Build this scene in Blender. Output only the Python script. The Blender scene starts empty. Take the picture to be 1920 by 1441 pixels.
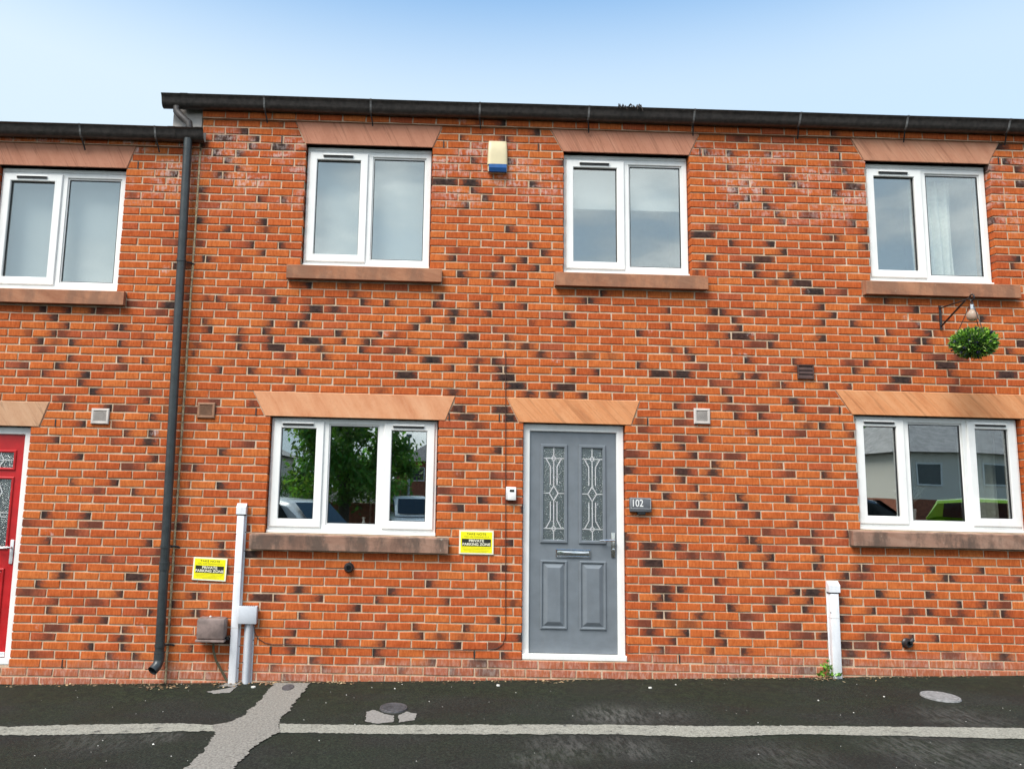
import bpy, bmesh, math, random
import numpy as np
from mathutils import Vector, Matrix, noise
random.seed(7)
S = bpy.context.scene
C = S.collection
rad = math.radians

# ------------------------------------------------------------------ camera
ZO = 5.12                                   # height of the top of brick course 1 above the datum
FPX, CX, CY = 1443.0, 801.95, 715.80        # focal length and principal point in photo pixels (1920 x 1441)
CAMP = np.array([2.13238, -7.04422, -3.44018 + ZO])
YAW, PITCH, ROLL = 0.0136, 0.13295, -0.02409
def cam_axes():
    cy, sy = math.cos(YAW), math.sin(YAW); cp, sp = math.cos(PITCH), math.sin(PITCH); cr, sr = math.cos(ROLL), math.sin(ROLL)
    f = np.array([sy*cp, cy*cp, sp]); r = np.array([cy, -sy, 0.0]); d = np.cross(f, r)
    return cr*r + sr*d, -sr*r + cr*d, f
AR, AD, AF = cam_axes()
cam = bpy.data.cameras.new('camera'); camo = bpy.data.objects.new('camera', cam); C.objects.link(camo)
cam.sensor_fit = 'HORIZONTAL'; cam.sensor_width = 36.0; cam.lens = FPX/1920*36.0
cam.shift_x = (960-CX)/1920; cam.shift_y = (CY-720.5)/1920
cam.clip_start = 0.05; cam.clip_end = 2000
M = Matrix.Identity(4)
for i in range(3):
    M[i][0] = AR[i]; M[i][1] = -AD[i]; M[i][2] = -AF[i]; M[i][3] = CAMP[i]
camo.matrix_world = M
S.camera = camo
S.render.resolution_x, S.render.resolution_y = 1024, 768

# ------------------------------------------------------------------ sky, sun, exposure
SUN_DIR = Vector((-0.50, -0.55, 1.0)).normalized()          # towards the sun
w = bpy.data.worlds.new('World'); S.world = w; w.use_nodes = True
nt = w.node_tree; nt.nodes.clear()
def nn(t, ty, **k):
    n = t.nodes.new(ty)
    for a, b in k.items(): setattr(n, a, b)
    return n
out = nn(nt, 'ShaderNodeOutputWorld'); bg = nn(nt, 'ShaderNodeBackground')
sky = nn(nt, 'ShaderNodeTexSky', sky_type='NISHITA')
sky.sun_disc = False; sky.sun_elevation = math.asin(SUN_DIR.z); sky.sun_rotation = math.atan2(SUN_DIR.x, SUN_DIR.y)
sky.air_density = 1.0; sky.dust_density = 0.6; sky.ozone_density = 1.5
bg.inputs['Strength'].default_value = 0.12
tc = nn(nt, 'ShaderNodeTexCoord'); sx = nn(nt, 'ShaderNodeSeparateXYZ')
nt.links.new(tc.outputs['Generated'], sx.inputs[0])
mp = nn(nt, 'ShaderNodeMapping'); mp.inputs['Scale'].default_value = (1.0, 1.0, 2.4); mp.inputs['Location'].default_value = (0.6, 0.2, 0.35)
nt.links.new(tc.outputs['Generated'], mp.inputs[0])
nz = nn(nt, 'ShaderNodeTexNoise'); nz.inputs['Scale'].default_value = 2.6; nz.inputs['Detail'].default_value = 7; nz.inputs['Roughness'].default_value = 0.55
nt.links.new(mp.outputs[0], nz.inputs['Vector'])
# bank of bright haze and cloud low in the sky, scattered cloud higher up
hz = nn(nt, 'ShaderNodeMapRange', interpolation_type='SMOOTHSTEP'); hz.inputs[1].default_value = 0.625; hz.inputs[2].default_value = 0.440; hz.inputs[4].default_value = 0.85
nt.links.new(sx.outputs['Z'], hz.inputs[0])
wst = nn(nt, 'ShaderNodeMapRange'); wst.inputs[1].default_value = 0.40; wst.inputs[2].default_value = -0.55; wst.inputs[3].default_value = -0.06; wst.inputs[4].default_value = 0.22
nt.links.new(sx.outputs['X'], wst.inputs[0])
cl = nn(nt, 'ShaderNodeMapRange', interpolation_type='SMOOTHSTEP'); cl.inputs[1].default_value = 0.60; cl.inputs[2].default_value = 0.78
ad = nn(nt, 'ShaderNodeMath', operation='ADD', use_clamp=True); nt.links.new(hz.outputs[0], ad.inputs[0]); nt.links.new(wst.outputs[0], ad.inputs[1])
# the clouds thicken on the side of the sky that the upstairs glass mirrors
bk = nn(nt, 'ShaderNodeMapRange', interpolation_type='SMOOTHSTEP'); bk.inputs[1].default_value = 0.35; bk.inputs[2].default_value = -0.50; bk.inputs[3].default_value = -0.06; bk.inputs[4].default_value = 0.20
nt.links.new(sx.outputs['Y'], bk.inputs[0])
cv = nn(nt, 'ShaderNodeMath', operation='ADD'); nt.links.new(nz.outputs['Fac'], cv.inputs[0]); nt.links.new(bk.outputs[0], cv.inputs[1])
nt.links.new(cv.outputs[0], cl.inputs[0])
cr_ = nn(nt, 'ShaderNodeValToRGB'); e = cr_.color_ramp.elements
e[0].position = 0.38; e[0].color = (1.9, 2.4, 2.8, 1); e[1].position = 0.60; e[1].color = (6.0, 6.4, 6.6, 1)
nt.links.new(nz.outputs['Fac'], cr_.inputs[0])
tn_ = nn(nt, 'ShaderNodeMix', data_type='RGBA', blend_type='MULTIPLY'); tn_.inputs[0].default_value = 1.0; tn_.inputs[7].default_value = (0.74, 1.14, 1.22, 1)
nt.links.new(sky.outputs[0], tn_.inputs[6])
hm = nn(nt, 'ShaderNodeMix', data_type='RGBA'); hm.inputs[7].default_value = (3.05, 3.70, 4.25, 1)
nt.links.new(ad.outputs[0], hm.inputs['Factor']); nt.links.new(tn_.outputs[2], hm.inputs[6])
mix = nn(nt, 'ShaderNodeMix', data_type='RGBA')
nt.links.new(cl.outputs[0], mix.inputs['Factor']); nt.links.new(hm.outputs[2], mix.inputs[6]); nt.links.new(cr_.outputs[0], mix.inputs[7])
nt.links.new(mix.outputs[2], bg.inputs['Color']); nt.links.new(bg.outputs[0], out.inputs[0])

sl = bpy.data.lights.new('sun', 'SUN'); so = bpy.data.objects.new('sun', sl); C.objects.link(so)
sl.energy = 2.9; sl.angle = rad(35); sl.color = (1.0, 0.96, 0.90)
so.rotation_euler = SUN_DIR.to_track_quat('Z', 'Y').to_euler(); so.location = (0, -10, 20)
S.view_settings.view_transform = 'Standard'; S.view_settings.look = 'None'
S.view_settings.exposure = 1.02; S.view_settings.gamma = 1.0
S.view_settings.use_curve_mapping = False
S.render.engine = 'CYCLES'
S.cycles.max_bounces = 5; S.cycles.diffuse_bounces = 3; S.cycles.glossy_bounces = 3; S.cycles.transmission_bounces = 3; S.cycles.transparent_max_bounces = 8; S.cycles.caustics_reflective = False; S.cycles.caustics_refractive = False

# ------------------------------------------------------------------ pixel helpers (a pixel gives a direction only)
def pdir(x, y): return (x-CX)/FPX*AR + (y-CY)/FPX*AD + AF
def px(x, y, Y=0.0):
    v = pdir(x, y); t = (Y-CAMP[1])/v[1]; q = CAMP + t*v
    return float(q[0]), float(q[2])
def zg(X, Y=0.0):
    X = max(-10.0, min(16.0, X)); return ZO - 5.205 + 0.0285*(X-0.1) - min(0.42, 0.022*max(0.0, -Y-7.5))
def gp(x, y):
    v = pdir(x, y); X = 2.0
    for _ in range(12):
        t = (zg(X)-CAMP[2])/v[2]; q = CAMP + t*v; X = float(q[0])
    return float(q[0]), float(q[1])
def refl(x, y, dist):
    """a thing seen in the window glass, standing dist metres out from the house"""
    v = pdir(x, y); t = (dist-CAMP[1])/v[1]; q = CAMP + t*v
    return float(q[0]), float(q[2])

# ------------------------------------------------------------------ mesh helpers
WL = {}
class MB:
    def __init__(s): s.v = []; s.f = []; s.uv = []; s.col = []; s.useuv = False; s.usecol = False
    def add(s, vs, fs, uvs=None, col=None):
        b = len(s.v); s.v += [tuple(p) for p in vs]; s.f += [tuple(i+b for i in f) for f in fs]
        if uvs is not None: s.uv += uvs; s.useuv = True
        else: s.uv += [(0, 0)]*len(vs)
        if col is not None: s.col += [col]*len(vs); s.usecol = True
        else: s.col += [(1, 1, 1, 1)]*len(vs)
        return s
    def box(s, x0, x1, y0, y1, z0, z1, bev=0.0, col=None):
        if bev <= 0:
            vs = [(x, y, z) for z in (z0, z1) for y in (y0, y1) for x in (x0, x1)]
            fs = [(0, 2, 3, 1), (4, 5, 7, 6), (0, 1, 5, 4), (1, 3, 7, 5), (3, 2, 6, 7), (2, 0, 4, 6)]
            return s.add(vs, fs, col=col)
        bm = bmesh.new(); bmesh.ops.create_cube(bm, size=1)
        for v in bm.verts: v.co = Vector(((x0+x1)/2+v.co.x*(x1-x0), (y0+y1)/2+v.co.y*(y1-y0), (z0+z1)/2+v.co.z*(z1-z0)))
        bmesh.ops.bevel(bm, geom=bm.edges[:], offset=bev, segments=2, profile=0.5, affect='EDGES')
        bm.verts.index_update(); s.add([v.co[:] for v in bm.verts], [[v.index for v in f.verts] for f in bm.faces], col=col); bm.free(); return s
    def ring(s, x0, x1, z0, z1, t, y0, y1, tb=None, tt=None, tl=None, tr=None):
        """rectangular frame in the wall plane, mitred, thickness t"""
        tb = t if tb is None else tb; tt = t if tt is None else tt; tl = t if tl is None else tl; tr = t if tr is None else tr
        o = [(x0, z0), (x1, z0), (x1, z1), (x0, z1)]; i = [(x0+tl, z0+tb), (x1-tr, z0+tb), (x1-tr, z1-tt), (x0+tl, z1-tt)]
        c = min(0.006, t*0.25)
        oc = [(x0+c, z0+c), (x1-c, z0+c), (x1-c, z1-c), (x0+c, z1-c)]; ic = [(i[0][0]-c, i[0][1]-c), (i[1][0]+c, i[1][1]-c), (i[2][0]+c, i[2][1]+c), (i[3][0]-c, i[3][1]+c)]
        vs = [(a, y1, b) for a, b in o] + [(a, y0+c, b) for a, b in o] + [(a, y0, b) for a, b in oc] + [(a, y0, b) for a, b in ic] + [(a, y0+c, b) for a, b in i] + [(a, y1, b) for a, b in i]
        fs = []
        for k in range(5):
            for j in range(4):
                n = (j+1) % 4; fs.append((k*4+j, k*4+n, (k+1)*4+n, (k+1)*4+j))
        return s.add(vs, fs)
    def tube(s, pts, r, n=10, caps=True, radii=None):
        pts = [Vector(p) for p in pts]; b = len(s.v); vs = []; fs = []
        up = None
        for k, p in enumerate(pts):
            d = (pts[min(k+1, len(pts)-1)] - pts[max(k-1, 0)]).normalized()
            if up is None: up = Vector((0, 0, 1)) if abs(d.z) < 0.9 else Vector((0, 1, 0))
            a = d.cross(up).normalized(); u = a.cross(d).normalized(); up = u
            rr = radii[k] if radii else r
            for j in range(n):
                t = 2*math.pi*j/n; vs.append(p + a*math.cos(t)*rr + u*math.sin(t)*rr)
        for k in range(len(pts)-1):
            for j in range(n):
                m = (j+1) % n; fs.append((k*n+j, k*n+m, (k+1)*n+m, (k+1)*n+j))
        if caps: fs.append(tuple(reversed(range(n)))); fs.append(tuple(range((len(pts)-1)*n, len(pts)*n)))
        return s.add(vs, fs)
    def prism(s, poly, a0, a1, axis='y'):
        """closed polygon extruded: axis y (poly in x,z), x (poly in y,z), z (poly in x,y)"""
        n = len(poly)
        def P(p, a): return (p[0], a, p[1]) if axis == 'y' else ((a, p[0], p[1]) if axis == 'x' else (p[0], p[1], a))
        vs = [P(p, a0) for p in poly] + [P(p, a1) for p in poly]
        fs = [tuple(range(n)), tuple(reversed(range(n, 2*n)))] + [(j, j+n, (j+1) % n+n, (j+1) % n) for j in range(n)]
        return s.add(vs, fs)
    def lathe(s, prof, c, axis='z', n=20):
        vs = []; fs = []
        for r, h in prof:
            for j in range(n):
                t = 2*math.pi*j/n; a, b = r*math.cos(t), r*math.sin(t)
                vs.append((c[0]+a, c[1]+b, c[2]+h) if axis == 'z' else (c[0]+a, c[1]-h, c[2]+b))
        for k in range(len(prof)-1):
            for j in range(n):
                m = (j+1) % n; fs.append((k*n+j, k*n+m, (k+1)*n+m, (k+1)*n+j))
        fs.append(tuple(range(n))); fs.append(tuple(range((len(prof)-1)*n, len(prof)*n)))
        return s.add(vs, fs)
    def build(s, name, mat, parent=None, smooth=False, origin=None):
        me = bpy.data.meshes.new(name)
        if parent is not None: o0 = WL[parent.name]
        elif origin is not None: o0 = Vector(origin)
        else:
            a = np.array(s.v); o0 = Vector(((a[:, 0].min()+a[:, 0].max())/2, (a[:, 1].min()+a[:, 1].max())/2, a[:, 2].min()))
        me.from_pydata([(p[0]-o0[0], p[1]-o0[1], p[2]-o0[2]) for p in s.v], [], s.f)
        if s.useuv:
            ul = me.uv_layers.new(name='UVMap'); li = np.empty(len(me.loops), dtype=np.int32); me.loops.foreach_get('vertex_index', li)
            ul.data.foreach_set('uv', np.array(s.uv, dtype=np.float32)[li].ravel())
        if s.usecol:
            ca = me.color_attributes.new('tone', 'FLOAT_COLOR', 'POINT'); ca.data.foreach_set('color', np.array(s.col, dtype=np.float32).ravel())
        bm = bmesh.new(); bm.from_mesh(me); bmesh.ops.recalc_face_normals(bm, faces=bm.faces); bm.to_mesh(me); bm.free()
        if smooth:
            me.polygons.foreach_set('use_smooth', [True]*len(me.polygons))
            if smooth != 'all':
                try: me.set_sharp_from_angle(angle=rad(35))
                except Exception: pass
        me.materials.append(mat)
        o = bpy.data.objects.new(name, me); C.objects.link(o)
        if parent is not None: o.parent = parent
        else: o.location = o0
        WL[o.name] = Vector(o0)
        return o
def empty(name, loc):
    o = bpy.data.objects.new(name, None); C.objects.link(o); o.location = loc; o.empty_display_size = 0.2; WL[o.name] = Vector(loc); return o
def tag(o, label=None, cat=None, group=None, kind=None):
    if label: o['label'] = label
    if cat: o['category'] = cat
    if group: o['group'] = group
    if kind: o['kind'] = kind
    return o
def text_mb(txt, x, z, y, size, align='CENTER', sx=1.0, rot=0.0, th=0.0008, bold=0.0):
    cu = bpy.data.curves.new('lettering', 'FONT'); cu.body = txt; cu.size = size; cu.align_x = align; cu.align_y = 'CENTER'; cu.extrude = th; cu.offset = bold
    ob = bpy.data.objects.new('lettering', cu); C.objects.link(ob)
    bpy.context.view_layer.update()
    me = bpy.data.meshes.new_from_object(ob.evaluated_get(bpy.context.evaluated_depsgraph_get()))
    mb = MB(); cr, sr = math.cos(rot), math.sin(rot)
    vs = [(x + (v.co.x*sx)*cr - v.co.y*sr, y - v.co.z, z + (v.co.x*sx)*sr + v.co.y*cr) for v in me.vertices]
    mb.add(vs, [tuple(p.vertices) for p in me.polygons])
    bpy.data.objects.remove(ob); bpy.data.meshes.remove(me); bpy.data.curves.remove(cu)
    return mb

# ------------------------------------------------------------------ materials
def mat(name):
    m = bpy.data.materials.new(name); m.use_nodes = True; t = m.node_tree; t.nodes.clear()
    o = nn(t, 'ShaderNodeOutputMaterial'); b = nn(t, 'ShaderNodeBsdfPrincipled'); t.links.new(b.outputs[0], o.inputs[0]); return m, t, b
def noise_n(t, vec, scale, detail=4, rough=0.55, dist=0.0):
    n = nn(t, 'ShaderNodeTexNoise'); n.inputs['Scale'].default_value = scale; n.inputs['Detail'].default_value = detail; n.inputs['Roughness'].default_value = rough; n.inputs['Distortion'].default_value = dist
    if vec is not None: t.links.new(vec, n.inputs['Vector'])
    return n.outputs['Fac']
def mapv(t, vec, scale=(1, 1, 1), rot=(0, 0, 0), loc=(0, 0, 0)):
    n = nn(t, 'ShaderNodeMapping'); n.inputs['Scale'].default_value = scale; n.inputs['Rotation'].default_value = rot; n.inputs['Location'].default_value = loc
    t.links.new(vec, n.inputs['Vector']); return n.outputs[0]
def mathn(t, op, a, b=None, c=None, clamp=False):
    n = nn(t, 'ShaderNodeMath', operation=op, use_clamp=clamp)
    for i, q in enumerate((a, b, c)):
        if q is None: continue
        if isinstance(q, (int, float)): n.inputs[i].default_value = q
        else: t.links.new(q, n.inputs[i])
    return n.outputs[0]
def mr(t, v, a, b, c=0.0, d=1.0, smooth=True):
    n = nn(t, 'ShaderNodeMapRange'); n.clamp = True
    if smooth: n.interpolation_type = 'SMOOTHSTEP'
    for i, q in enumerate((a, b, c, d)): n.inputs[i+1].default_value = q
    t.links.new(v, n.inputs[0]); return n.outputs[0]
def mixc(t, f, a, b, blend='MIX'):
    n = nn(t, 'ShaderNodeMix', data_type='RGBA', blend_type=blend)
    for i, q in ((0, f), (6, a), (7, b)):
        if isinstance(q, (int, float)): n.inputs[i].default_value = q
        elif isinstance(q, tuple): n.inputs[i].default_value = (*q, 1)
        else: t.links.new(q, n.inputs[i])
    return n.outputs[2]
def ramp(t, f, stops):
    n = nn(t, 'ShaderNodeValToRGB'); e = n.color_ramp.elements
    while len(e) < len(stops): e.new(0.5)
    for k, (p, c) in enumerate(stops): e[k].position = p; e[k].color = (*c, 1)
    t.links.new(f, n.inputs[0]); return n.outputs[0]
def bump(t, b, h, s=0.3, d=0.01):
    n = nn(t, 'ShaderNodeBump'); n.inputs['Strength'].default_value = s; n.inputs['Distance'].default_value = d
    t.links.new(h, n.inputs['Height']); t.links.new(n.outputs[0], b.inputs['Normal'])
def geo(t): return nn(t, 'ShaderNodeNewGeometry').outputs['Position']

def plain(name, col, rough=0.5, metal=0.0, var=0.12, scale=18, bmp=0.05, spec=0.5, coat=0.0, grime=0.0):
    m, t, b = mat(name); p = geo(t)
    f = noise_n(t, p, scale, 5)
    c = mixc(t, mr(t, f, 0.3, 0.7), tuple(x*(1-var) for x in col), tuple(min(1, x*(1+var)) for x in col))
    if grime:
        gq = noise_n(t, mapv(t, p, (22, 22, 4)), 1.0, 5, 0.65); gs_ = noise_n(t, p, 70, 4, 0.7)
        c = mixc(t, mr(t, mathn(t, 'ADD', mathn(t, 'MULTIPLY', gq, 0.7), mathn(t, 'MULTIPLY', gs_, 0.3)), 0.48, 0.68, 0, grime), c, (0.20, 0.17, 0.13))
    t.links.new(c, b.inputs['Base Color']); b.inputs['Metallic'].default_value = metal; b.inputs['Specular IOR Level'].default_value = spec
    t.links.new(mr(t, noise_n(t, p, scale*2.3), 0.2, 0.8, max(0.02, rough-0.08), min(1, rough+0.08)), b.inputs['Roughness'])
    b.inputs['Coat Weight'].default_value = coat
    if bmp: bump(t, b, noise_n(t, p, scale*6, 3), bmp, 0.004)
    return m

def brick_mat(name, per_object):
    m, t, b = mat(name); p = geo(t)
    if per_object:
        oi = nn(t, 'ShaderNodeObjectInfo'); col, alp = oi.outputs['Color'], oi.outputs['Alpha']
    else:
        at = nn(t, 'ShaderNodeAttribute', attribute_name='tone'); col, alp = at.outputs['Color'], at.outputs['Alpha']
    sp = nn(t, 'ShaderNodeSeparateColor'); t.links.new(col, sp.inputs[0]); R, G, B = sp.outputs
    uv = nn(t, 'ShaderNodeUVMap'); su = nn(t, 'ShaderNodeSeparateXYZ'); t.links.new(uv.outputs[0], su.inputs[0]); U, V = su.outputs[0], su.outputs[1]
    base = ramp(t, R, [(0.0, (0.375, 0.071, 0.024)), (0.30, (0.430, 0.091, 0.026)), (0.55, (0.475, 0.111, 0.029)), (0.80, (0.530, 0.150, 0.040)), (0.90, (0.400, 0.085, 0.032)), (1.0, (0.245, 0.070, 0.038))])
    # vertical drag marks of the wire-cut face
    drag = noise_n(t, mapv(t, p, (62, 8, 13)), 1.0, 4, 0.65, 0.6)
    blot = noise_n(t, mapv(t, p, (16, 16, 26)), 1.0, 5, 0.6)
    c = mixc(t, mr(t, drag, 0.36, 0.66), mixc(t, 1.0, base, (0.84, 0.78, 0.74), 'MULTIPLY'), mixc(t, 1.0, base, (1.12, 1.22, 1.26), 'MULTIPLY'))
    c = mixc(t, mr(t, blot, 0.58, 0.78, 0, 0.40), c, (0.27, 0.062, 0.032))
    # kiln burns
    n1 = noise_n(t, mapv(t, p, (26, 26, 34)), 1.0, 5, 0.62)
    du = mathn(t, 'ABSOLUTE', mathn(t, 'SUBTRACT', U, G))
    sh = mathn(t, 'SUBTRACT', alp, du)
    sh = mathn(t, 'ADD', sh, mathn(t, 'MULTIPLY', mathn(t, 'SUBTRACT', n1, 0.5), 0.75))
    dk = mathn(t, 'MULTIPLY', mr(t, sh, -0.02, 0.26), B, clamp=True)
    halo = mathn(t, 'MULTIPLY', mr(t, sh, -0.35, 0.15), mathn(t, 'MULTIPLY', B, 0.75), clamp=True)
    c = mixc(t, halo, c, (0.13, 0.040, 0.026))
    dkc = mixc(t, mr(t, n1, 0.35, 0.65), (0.020, 0.016, 0.016), (0.058, 0.036, 0.030))
    c = mixc(t, dk, c, dkc)
    # lime bloom below the eaves
    sz = nn(t, 'ShaderNodeSeparateXYZ'); t.links.new(p, sz.inputs[0]); Z = sz.outputs[2]
    band = mathn(t, 'MULTIPLY', mr(t, Z, ZO-1.05, ZO-0.55), mr(t, Z, ZO+0.02, ZO-0.30))
    big = noise_n(t, mapv(t, p, (2.2, 1, 5.0)), 1.0, 3)
    st = noise_n(t, mapv(t, p, (44, 10, 12)), 1.0, 4, 0.65, 0.5)
    eff = mathn(t, 'MULTIPLY', mathn(t, 'MULTIPLY', band, mr(t, big, 0.44, 0.64)), mr(t, mathn(t, 'ADD', mathn(t, 'MULTIPLY', st, 0.55), mathn(t, 'MULTIPLY', blot, 0.45)), 0.44, 0.60))
    spot = mathn(t, 'MULTIPLY', mr(t, noise_n(t, mapv(t, p, (3.0, 1, 4.0), loc=(9, 0, 4)), 1.0, 4), 0.66, 0.74), mr(t, st, 0.42, 0.60))
    eff = mathn(t, 'MULTIPLY', mathn(t, 'MAXIMUM', eff, spot), 0.72)
    c = mixc(t, eff, c, (0.60, 0.47, 0.43))
    # washed-out, limey plinth courses just above the tarmac
    base_z = mathn(t, 'SUBTRACT', Z, mathn(t, 'ADD', mathn(t, 'MULTIPLY', sz.outputs[0], 0.0285), ZO-5.208))
    pl = mathn(t, 'MULTIPLY', mr(t, mathn(t, 'ADD', base_z, mathn(t, 'MULTIPLY', mathn(t, 'SUBTRACT', big, 0.5), 0.35)), 0.24, 0.08), 0.50)
    plc = mixc(t, mr(t, st, 0.42, 0.66), (0.30, 0.125, 0.085), (0.50, 0.36, 0.30))
    c = mixc(t, pl, c, plc)
    t.links.new(c, b.inputs['Base Color']); b.inputs['Roughness'].default_value = 0.95; b.inputs['Specular IOR Level'].default_value = 0.10
    h = mathn(t, 'ADD', mathn(t, 'MULTIPLY', drag, 0.6), mathn(t, 'MULTIPLY', noise_n(t, p, 160, 4), 0.5))
    bump(t, b, h, 0.55, 0.004)
    return m
M_BRICK_O = brick_mat('brick_single', True); M_BRICK = brick_mat('brick_field', False)

def mortar_mat():
    m, t, b = mat('mortar'); p = geo(t)
    f = noise_n(t, p, 7, 6, 0.6); g = noise_n(t, p, 90, 4)
    c = ramp(t, f, [(0.3, (0.41, 0.275, 0.175)), (0.5, (0.53, 0.385, 0.265)), (0.7, (0.64, 0.50, 0.375))])
    c = mixc(t, mr(t, g, 0.5, 0.7, 0, 0.30), c, (0.36, 0.22, 0.13))
    t.links.new(c, b.inputs['Base Color']); b.inputs['Roughness'].default_value = 0.95; b.inputs['Specular IOR Level'].default_value = 0.2
    bump(t, b, g, 0.6, 0.004); return m
M_MORTAR = mortar_mat()

def stone(name, c1, c2, c3, ang=0.5, scale=9.0, weather=0.0, bands=True, off=0.0):
    m, t, b = mat(name); p = geo(t)
    q = mapv(t, p, (1, 1, 1), (0, ang, 0), (off, 0, off*0.7))
    q2 = mapv(t, q, (scale, 1.0, 1.6))
    f = noise_n(t, q2, 1.0, 6, 0.62, 0.5)
    fine = noise_n(t, mapv(t, q, (46, 8, 11)), 1.0, 4, 0.65, 0.4)
    blot = noise_n(t, p, 5.0, 4)
    c = ramp(t, f, [(0.25, c1), (0.50, c2), (0.75, c3)])
    if bands:
        ln = mr(t, mathn(t, 'ABSOLUTE', mathn(t, 'SUBTRACT', noise_n(t, mapv(t, q, (11, 0.6, 0.35), loc=(off*3, 0, 0)), 1.0, 2), 0.5)), 0.018, 0.0)
        c = mixc(t, mathn(t, 'MULTIPLY', ln, 0.40), c, tuple(x*0.45 for x in c1))
    c = mixc(t, mr(t, fine, 0.4, 0.65, 0, 0.22), c, c3)
    if weather > 0:
        wv = noise_n(t, mapv(t, p, (6, 6, 2.5), loc=(off, 0, 0)), 1.0, 6, 0.65)
        c = mixc(t, mr(t, wv, 0.42, 0.62, 0, weather), c, (0.085, 0.062, 0.050))
        c = mixc(t, mr(t, noise_n(t, p, 14, 5, 0.7), 0.64, 0.72, 0, weather*0.6), c, (0.42, 0.37, 0.30))
    c = mixc(t, mr(t, blot, 0.50, 0.75, 0, 0.45), c, c1)
    c = mixc(t, mr(t, noise_n(t, p, 45, 5, 0.75), 0.55, 0.75, 0, 0.30), c, tuple(x*0.62 for x in c1))
    t.links.new(c, b.inputs['Base Color']); b.inputs['Roughness'].default_value = 0.85; b.inputs['Specular IOR Level'].default_value = 0.25
    bump(t, b, mathn(t, 'ADD', fine, mathn(t, 'MULTIPLY', noise_n(t, p, 70, 5, 0.7), 1.0)), 0.30, 0.006); return m
ST_PINK = stone('sandstone_pink', (0.40, 0.165, 0.100), (0.48, 0.210, 0.130), (0.53, 0.25, 0.16), 0.45)
ST_PINK2 = stone('sandstone_pink_two', (0.42, 0.18, 0.105), (0.49, 0.225, 0.135), (0.56, 0.29, 0.18), 0.6, 8, off=3.1)
ST_RUST = stone('sandstone_rust', (0.50, 0.180, 0.070), (0.62, 0.260, 0.110), (0.68, 0.33, 0.160), 0.75, 12, off=5.2)
ST_GOLD = stone('sandstone_gold', (0.52, 0.205, 0.095), (0.62, 0.285, 0.145), (0.68, 0.36, 0.205), 0.5, 8, bands=False, off=8.4)
ST_BUFF = stone('sandstone_buff', (0.44, 0.23, 0.13), (0.51, 0.29, 0.17), (0.57, 0.36, 0.23), 0.6, 8, off=1.7)
ST_SILL = stone('sandstone_sill', (0.27, 0.105, 0.055), (0.36, 0.160, 0.088), (0.42, 0.21, 0.12), 1.2, 7, weather=0.40, bands=False, off=2.2)
ST_SILL2 = stone('sandstone_sill_weathered', (0.19, 0.100, 0.070), (0.27, 0.150, 0.105), (0.36, 0.225, 0.165), 1.4, 6, weather=0.85, bands=False, off=6.2)

M_UPVC = plain('white_upvc', (0.80, 0.795, 0.77), 0.36, var=0.03, scale=5, bmp=0.0, grime=0.10)
M_UPVC_D = plain('white_upvc_dull', (0.70, 0.69, 0.64), 0.42, var=0.08, scale=9, bmp=0.0, grime=0.35)
M_BLACK = plain('black_plastic', (0.016, 0.018, 0.020), 0.38, var=0.2, scale=20)
M_GASKET = plain('black_gasket', (0.012, 0.012, 0.013), 0.6)
M_GUTTER = plain('gutter_black', (0.046, 0.038, 0.034), 0.42, var=0.35, scale=26, bmp=0.12)
M_BRKT = plain('gutter_bracket_grey', (0.17, 0.165, 0.16), 0.5, var=0.3)
M_PIPE = plain('downpipe_black', (0.032, 0.038, 0.040), 0.34, var=0.2, scale=12, bmp=0.03)
M_CHROME = plain('chrome', (0.72, 0.72, 0.72), 0.14, metal=1.0, var=0.06, bmp=0.0)
M_BRASSY = plain('worn_chrome', (0.62, 0.60, 0.55), 0.24, metal=1.0, var=0.15, bmp=0.0)
M_DOOR = plain('grey_door_skin', (0.150, 0.170, 0.190), 0.46, var=0.07, scale=10, bmp=0.10, grime=0.06)
M_RED = plain('red_door_skin', (0.42, 0.010, 0.012), 0.38, var=0.10, scale=10, bmp=0.10)
M_LEAD = plain('lead_came', (0.62, 0.63, 0.62), 0.4, metal=0.3, bmp=0.0)
M_CREAM = plain('cream_plastic', (0.62, 0.53, 0.33), 0.45, var=0.05, scale=6, bmp=0.0)
M_BLUE = plain('blue_lens', (0.022, 0.085, 0.25), 0.18, var=0.08, bmp=0.0)
M_GREYBOX = plain('grey_duct', (0.50, 0.52, 0.56), 0.42, var=0.06, scale=7, bmp=0.02, grime=0.22)
M_WHITEDUCT = plain('white_duct', (0.74, 0.75, 0.78), 0.40, var=0.05, scale=7, bmp=0.02, grime=0.20)
M_GRP = plain('brown_box', (0.185, 0.135, 0.120), 0.62, var=0.30, scale=13, bmp=0.2)
M_VENTW = plain('vent_grey', (0.52, 0.47, 0.43), 0.55, var=0.10)
M_VENTT = plain('vent_terracotta', (0.27, 0.135, 0.075), 0.6, var=0.15)
M_VENTB = plain('vent_brown', (0.065, 0.030, 0.022), 0.45, var=0.2)
M_YELLOW = plain('sign_yellow', (0.86, 0.78, 0.008), 0.35, var=0.03, bmp=0.0)
M_SIGNW = plain('sign_cream', (0.80, 0.76, 0.58), 0.4, var=0.04, bmp=0.0)
M_INK = plain('sign_ink', (0.014, 0.015, 0.010), 0.5, bmp=0.0)
M_FAINT = plain('sign_faint_ink', (0.30, 0.27, 0.02), 0.5, bmp=0.0)
M_SLATE = plain('number_plate_grey', (0.105, 0.110, 0.120), 0.4, var=0.1, bmp=0.02)
M_SILVER = plain('keysafe_silver', (0.66, 0.67, 0.68), 0.3, var=0.06, metal=0.2, bmp=0.0)
M_WALLIN = plain('room_wall_paint', (0.76, 0.77, 0.75), 0.85, var=0.04, bmp=0.0)
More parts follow.
